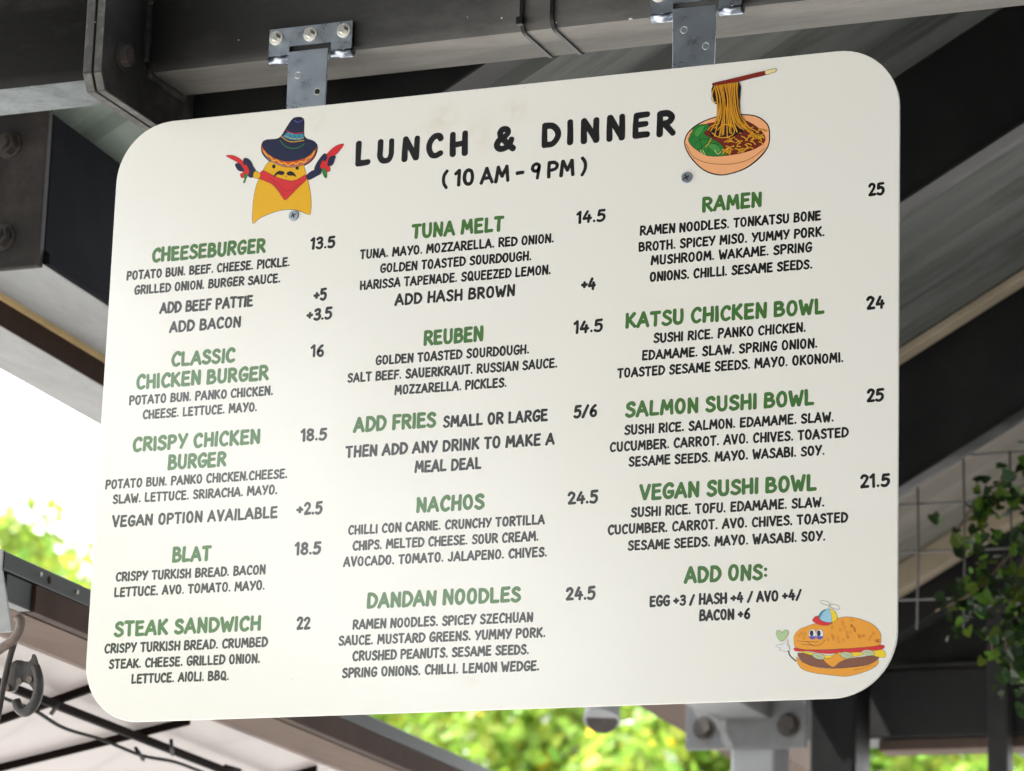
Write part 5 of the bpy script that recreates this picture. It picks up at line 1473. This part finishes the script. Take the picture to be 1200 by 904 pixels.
BURGER_ART = [
    ('S', 'ink', 1.2, [(3390,-2874),(3399,-2905),(3420,-2937),(3470,-2980)]),
    ('P', 'mustard2', 0.3, [(3473,-2937),(3538,-2990),(3679,-3047),(3843,-3066),(4028,-3062),(4213,-3041),(4305,-2990),(4301,-3047),(4202,-3102),(4006,-3149),(3843,-3134),(3621,-3096),(3510,-3040)]),
    ('P', 'meat', 0.25, [(3484,-2903),(3584,-2912),(3748,-2975),(3842,-3052),(3935,-2999),(4086,-2965),(4305,-2957),(4305,-2993),(4213,-3040),(4028,-3059),(3843,-3062),(3679,-3042),(3538,-2987)]),
    ('P', 'lemon', 0.25, [(3490,-2878),(3619,-2897),(3748,-2924),(3818,-2938),(3888,-2916),(3958,-2898),(4143,-2917),(4349,-2896),(4384,-2973),(4305,-2968),(4213,-2942),(4086,-2955),(3993,-2979),(3912,-3010),(3842,-3052),(3784,-2999),(3678,-2944),(3561,-2906)]),
    ('P', 'mustard2', 0.25, [(3748,-2972),(3818,-2963),(3888,-2918),(3935,-2943),(3993,-2970),(3912,-3010),(3845,-3053)]),
    ('P', 'red', 0.2, [(3452,-2845),(3560,-2866),(3748,-2879),(4027,-2873),(4345,-2849),(4351,-2896),(4213,-2906),(4085,-2914),(3934,-2909),(3841,-2919),(3748,-2913),(3584,-2884),(3464,-2880)]),
    ('P', 'mustard2', 0.3, [(3448,-2788),(3451,-2719),(3499,-2664),(3581,-2633),(3675,-2609),(3815,-2597),(3885,-2572),(3955,-2557),(4025,-2560),(4141,-2590),(4257,-2647),(4327,-2726),(4337,-2788),(4328,-2844),(4258,-2862),(4027,-2873),(3748,-2875),(3560,-2868),(3464,-2840)]),
    ('P', 'pickle', 0.25, [(3765,-2958),(3753,-2970),(3727,-2973),(3694,-2968),(3663,-2955),(3643,-2938),(3638,-2922),(3650,-2910),(3676,-2906),(3709,-2911),(3740,-2924),(3760,-2941)]),
    ('P', 'pickle', 0.25, [(4052,-2948),(4041,-2962),(4017,-2970),(3984,-2970),(3952,-2962),(3929,-2947),(3922,-2930),(3932,-2916),(3957,-2907),(3990,-2908),(4022,-2916),(4044,-2931)]),
    ('P', 'pickle', 0.25, [(4271,-2933),(4261,-2947),(4237,-2954),(4204,-2954),(4172,-2946),(4150,-2932),(4142,-2916),(4152,-2902),(4177,-2895),(4210,-2895),(4242,-2904),(4264,-2918)]),
    ('S', 'dark_green', 0.2, [(3666,-2927),(3737,-2952)]),
    ('S', 'dark_green', 0.2, [(3958,-2927),(4022,-2946)]),
    ('S', 'dark_green', 0.2, [(4178,-2912),(4242,-2932)]),
    ('P', 'eyewhite', 0.2, [(3674,-2717),(3669,-2740),(3655,-2758),(3636,-2763),(3618,-2756),(3604,-2738),(3598,-2714),(3603,-2690),(3617,-2673),(3635,-2667),(3654,-2674),(3668,-2693)]),
    ('P', 'eyewhite', 0.2, [(3748,-2720),(3744,-2744),(3730,-2760),(3711,-2766),(3693,-2759),(3679,-2741),(3674,-2717),(3678,-2693),(3692,-2676),(3710,-2670),(3729,-2678),(3743,-2696)]),
    ('P', 'violet', 0, [(3603,-2737),(3671,-2740),(3659,-2764),(3635,-2770),(3614,-2760)]),
    ('P', 'violet', 0, [(3676,-2740),(3746,-2742),(3733,-2767),(3709,-2773),(3688,-2763)]),
    ('P', 'navy', 0, [(3646,-2708),(3643,-2725),(3634,-2735),(3622,-2735),(3613,-2724),(3609,-2706),(3612,-2689),(3622,-2678),(3633,-2679),(3643,-2690)]),
    ('P', 'navy', 0, [(3720,-2711),(3717,-2728),(3708,-2738),(3696,-2738),(3686,-2727),(3683,-2709),(3686,-2692),(3695,-2682),(3707,-2682),(3716,-2693)]),
    ('S', 'ink', 0.3, [(3477,-2775),(3536,-2784),(3606,-2789),(3700,-2793)]),
    ('S', 'ink', 0.3, [(3518,-2811),(3595,-2821),(3654,-2828)]),
    ('S', 'ink', 0.35, [(3580,-2786),(3618,-2819),(3671,-2836),(3724,-2821),(3768,-2780)]),
    ('S', 'ink', 0.25, [(4058,-3088),(4144,-3080),(4237,-3046)]),
    ('P', 'red', 0.25, [(3637,-2584),(3644,-2558),(3665,-2540),(3700,-2539),(3727,-2573),(3768,-2598),(3844,-2606),(3804,-2631),(3745,-2633),(3686,-2617)]),
    ('P', 'sky_blue', 0.25, [(3697,-2541),(3720,-2500),(3755,-2478),(3796,-2471),(3837,-2480),(3870,-2508),(3890,-2555),(3885,-2580),(3850,-2603),(3792,-2605),(3727,-2582)]),
    ('P', 'lemon', 0.2, [(3816,-2474),(3849,-2487),(3875,-2513),(3890,-2557),(3883,-2583),(3838,-2605),(3833,-2552)]),
    ('P', 'teal', 0.2, [(3697,-2541),(3718,-2500),(3753,-2478),(3779,-2474),(3738,-2505),(3712,-2556)]),
    ('S', 'ink', 0.35, [(3800,-2473),(3806,-2431)]),
    ('O', 'ink', 0.3, [(3818,-2426),(3808,-2432),(3788,-2432),(3761,-2425),(3736,-2414),(3719,-2401),(3715,-2390),(3724,-2384),(3745,-2384),(3772,-2391),(3797,-2402),(3814,-2415)]),
    ('O', 'ink', 0.3, [(3916,-2469),(3906,-2476),(3885,-2478),(3859,-2471),(3834,-2460),(3817,-2446),(3814,-2433),(3824,-2425),(3845,-2424),(3871,-2430),(3896,-2442),(3913,-2456)]),
    ('P', 'pale_leaf', 0.25, [(3261,-2691),(3266,-2668),(3285,-2662),(3306,-2670),(3323,-2694),(3339,-2671),(3363,-2663),(3384,-2677),(3382,-2711),(3359,-2744),(3319,-2778),(3283,-2749),(3267,-2721)]),
    ('P', 'eyewhite', 0.25, [(3257,-2826),(3277,-2810),(3318,-2806),(3350,-2793),(3371,-2764),(3383,-2774),(3381,-2808),(3402,-2843),(3394,-2871),(3366,-2882),(3313,-2868),(3290,-2856),(3313,-2845)]),
    ('O', 'brown_red', 0.22, [(4287,-2804),(4290,-2814),(4284,-2820),(4275,-2817),(4269,-2806),(4271,-2797),(4279,-2796)]),
    ('O', 'brown_red', 0.22, [(3558,-2756),(3551,-2765),(3543,-2765),(3539,-2756),(3542,-2744),(3550,-2739),(3557,-2744)]),
    ('O', 'brown_red', 0.22, [(4049,-2649),(4044,-2659),(4036,-2660),(4030,-2652),(4032,-2640),(4039,-2634),(4046,-2638)]),
    ('O', 'brown_red', 0.22, [(3996,-2706),(3997,-2718),(3991,-2723),(3982,-2718),(3977,-2707),(3980,-2698),(3988,-2698)]),
    ('O', 'brown_red', 0.22, [(3848,-2662),(3842,-2671),(3834,-2672),(3829,-2663),(3832,-2651),(3840,-2646),(3847,-2651)]),
    ('O', 'brown_red', 0.22, [(4321,-2810),(4317,-2821),(4309,-2822),(4303,-2814),(4304,-2803),(4310,-2796),(4318,-2799)]),
    ('O', 'brown_red', 0.22, [(3807,-2776),(3803,-2787),(3795,-2789),(3789,-2781),(3789,-2769),(3796,-2762),(3804,-2766)]),
    ('O', 'brown_red', 0.22, [(3956,-2622),(3959,-2633),(3954,-2639),(3944,-2636),(3937,-2626),(3938,-2616),(3947,-2614)]),
    ('O', 'brown_red', 0.22, [(3916,-2808),(3911,-2817),(3902,-2818),(3898,-2809),(3900,-2798),(3908,-2792),(3915,-2796)]),
    ('O', 'brown_red', 0.22, [(4155,-2757),(4146,-2764),(4138,-2763),(4136,-2753),(4142,-2743),(4151,-2740),(4156,-2746)]),
    ('O', 'brown_red', 0.22, [(4127,-2763),(4126,-2774),(4119,-2778),(4111,-2771),(4109,-2759),(4114,-2751),(4122,-2753)]),
    ('O', 'brown_red', 0.22, [(4309,-2809),(4310,-2820),(4304,-2825),(4295,-2820),(4290,-2809),(4293,-2800),(4301,-2800)]),
    ('O', 'brown_red', 0.22, [(4120,-2746),(4117,-2757),(4109,-2760),(4103,-2752),(4102,-2740),(4108,-2733),(4116,-2736)]),
    ('O', 'brown_red', 0.22, [(3931,-2690),(3923,-2698),(3915,-2696),(3913,-2686),(3918,-2676),(3928,-2673),(3933,-2680)]),
    ('O', 'brown_red', 0.22, [(3908,-2764),(3907,-2775),(3899,-2779),(3892,-2772),(3890,-2761),(3894,-2752),(3903,-2754)]),
    ('O', 'brown_red', 0.22, [(4228,-2794),(4225,-2805),(4217,-2807),(4210,-2800),(4210,-2788),(4216,-2781),(4224,-2783)]),
    ('O', 'brown_red', 0.22, [(3964,-2791),(3958,-2800),(3950,-2801),(3946,-2792),(3949,-2780),(3957,-2775),(3964,-2780)]),
    ('O', 'brown_red', 0.22, [(4080,-2696),(4076,-2706),(4068,-2708),(4062,-2700),(4062,-2689),(4068,-2682),(4076,-2685)]),
    ('O', 'brown_red', 0.22, [(4034,-2711),(4033,-2722),(4026,-2726),(4018,-2720),(4015,-2709),(4019,-2700),(4028,-2701)]),
    ('O', 'brown_red', 0.22, [(4269,-2727),(4271,-2738),(4266,-2743),(4256,-2740),(4250,-2729),(4252,-2720),(4260,-2719)]),
    ('O', 'brown_red', 0.22, [(4174,-2756),(4166,-2763),(4158,-2762),(4156,-2752),(4162,-2742),(4170,-2739),(4176,-2745)]),
    ('O', 'brown_red', 0.22, [(3535,-2706),(3535,-2718),(3528,-2722),(3520,-2716),(3516,-2705),(3520,-2696),(3528,-2697)]),
    ('O', 'brown_red', 0.22, [(3841,-2731),(3844,-2742),(3839,-2748),(3829,-2745),(3823,-2735),(3824,-2725),(3832,-2724)]),
    ('O', 'brown_red', 0.22, [(4049,-2599),(4041,-2606),(4033,-2604),(4031,-2595),(4038,-2585),(4047,-2582),(4052,-2589)]),
    ('O', 'brown_red', 0.22, [(3506,-2721),(3509,-2732),(3504,-2738),(3494,-2735),(3487,-2725),(3488,-2715),(3497,-2713)]),
    ('O', 'brown_red', 0.22, [(4066,-2662),(4068,-2673),(4063,-2679),(4054,-2676),(4048,-2665),(4049,-2656),(4057,-2654)]),
    ('O', 'brown_red', 0.22, [(4003,-2745),(4005,-2756),(3999,-2761),(3990,-2757),(3984,-2746),(3987,-2737),(3995,-2736)]),
    ('O', 'brown_red', 0.22, [(3864,-2751),(3858,-2760),(3849,-2760),(3845,-2751),(3849,-2740),(3857,-2735),(3864,-2740)]),
    ('O', 'brown_red', 0.22, [(4243,-2765),(4235,-2773),(4227,-2772),(4224,-2762),(4229,-2752),(4238,-2748),(4244,-2754)]),
    ('O', 'brown_red', 0.22, [(4078,-2685),(4079,-2696),(4072,-2701),(4064,-2696),(4060,-2684),(4063,-2675),(4071,-2676)]),
    ('O', 'brown_red', 0.22, [(4040,-2645),(4042,-2656),(4036,-2662),(4027,-2658),(4022,-2647),(4024,-2638),(4032,-2637)]),
    ('O', 'brown_red', 0.22, [(3863,-2770),(3864,-2782),(3859,-2787),(3850,-2783),(3844,-2772),(3847,-2762),(3855,-2762)]),
    ('O', 'brown_red', 0.22, [(3978,-2665),(3974,-2676),(3966,-2678),(3960,-2670),(3960,-2658),(3967,-2651),(3975,-2654)]),
    ('O', 'brown_red', 0.22, [(3953,-2600),(3956,-2611),(3951,-2617),(3941,-2613),(3935,-2603),(3937,-2593),(3945,-2592)]),
    ('O', 'brown_red', 0.22, [(3567,-2706),(3563,-2716),(3555,-2719),(3549,-2711),(3549,-2699),(3555,-2692),(3563,-2695)]),
    ('O', 'brown_red', 0.22, [(4310,-2811),(4301,-2817),(4293,-2815),(4292,-2805),(4299,-2796),(4308,-2794),(4313,-2800)]),
    ('O', 'brown_red', 0.22, [(4011,-2765),(4005,-2774),(3997,-2774),(3993,-2765),(3996,-2754),(4004,-2749),(4010,-2754)]),
]

def drawing(name, art, lab):
    names = []
    bm = new()
    y = -0.00008
    for (kind, colk, w, pts) in art:
        if colk not in names:
            names.append(colk)
        if w and 'ink' not in names:
            names.append('ink')
        mi = names.index(colk)
        P = [Vector((a / 10000, b / 10000)) for a, b in pts]
        y -= 0.000006
        if kind == 'P':
            S = spline(P, 3, True)
            tri = tessellate_polygon([[Vector((p.x, p.y, 0)) for p in S]])
            vs = [bm.verts.new((p.x, y, p.y)) for p in S]
            for t in tri:
                try:
                    f = bm.faces.new([vs[i] for i in t]); f.material_index = mi
                except ValueError:
                    pass
            if w:
                y -= 0.000006
                ribbon(bm, S, w / 2000, y, names.index('ink'), True)
        elif kind == 'S':
            ribbon(bm, spline(P, 4), w / 2000, y, mi)
        else:
            ribbon(bm, spline(P, 2, True), w / 2000, y, mi, True)
    bm.normal_update()
    for f in bm.faces:
        if f.normal.y > 0:
            f.normal_flip()
    o = child(name, bm, names, mb)
    o['label'] = lab
    return o
drawing('hat_drawing', SOMBRERO_ART, 'printed drawing of a yellow figure in a navy sombrero holding chillies')
drawing('noodle_bowl_drawing', NOODLE_ART, 'printed drawing of noodles lifted from a peach bowl with chopsticks')
drawing('burger_drawing', BURGER_ART, 'printed drawing of a smiling burger in a propeller cap')
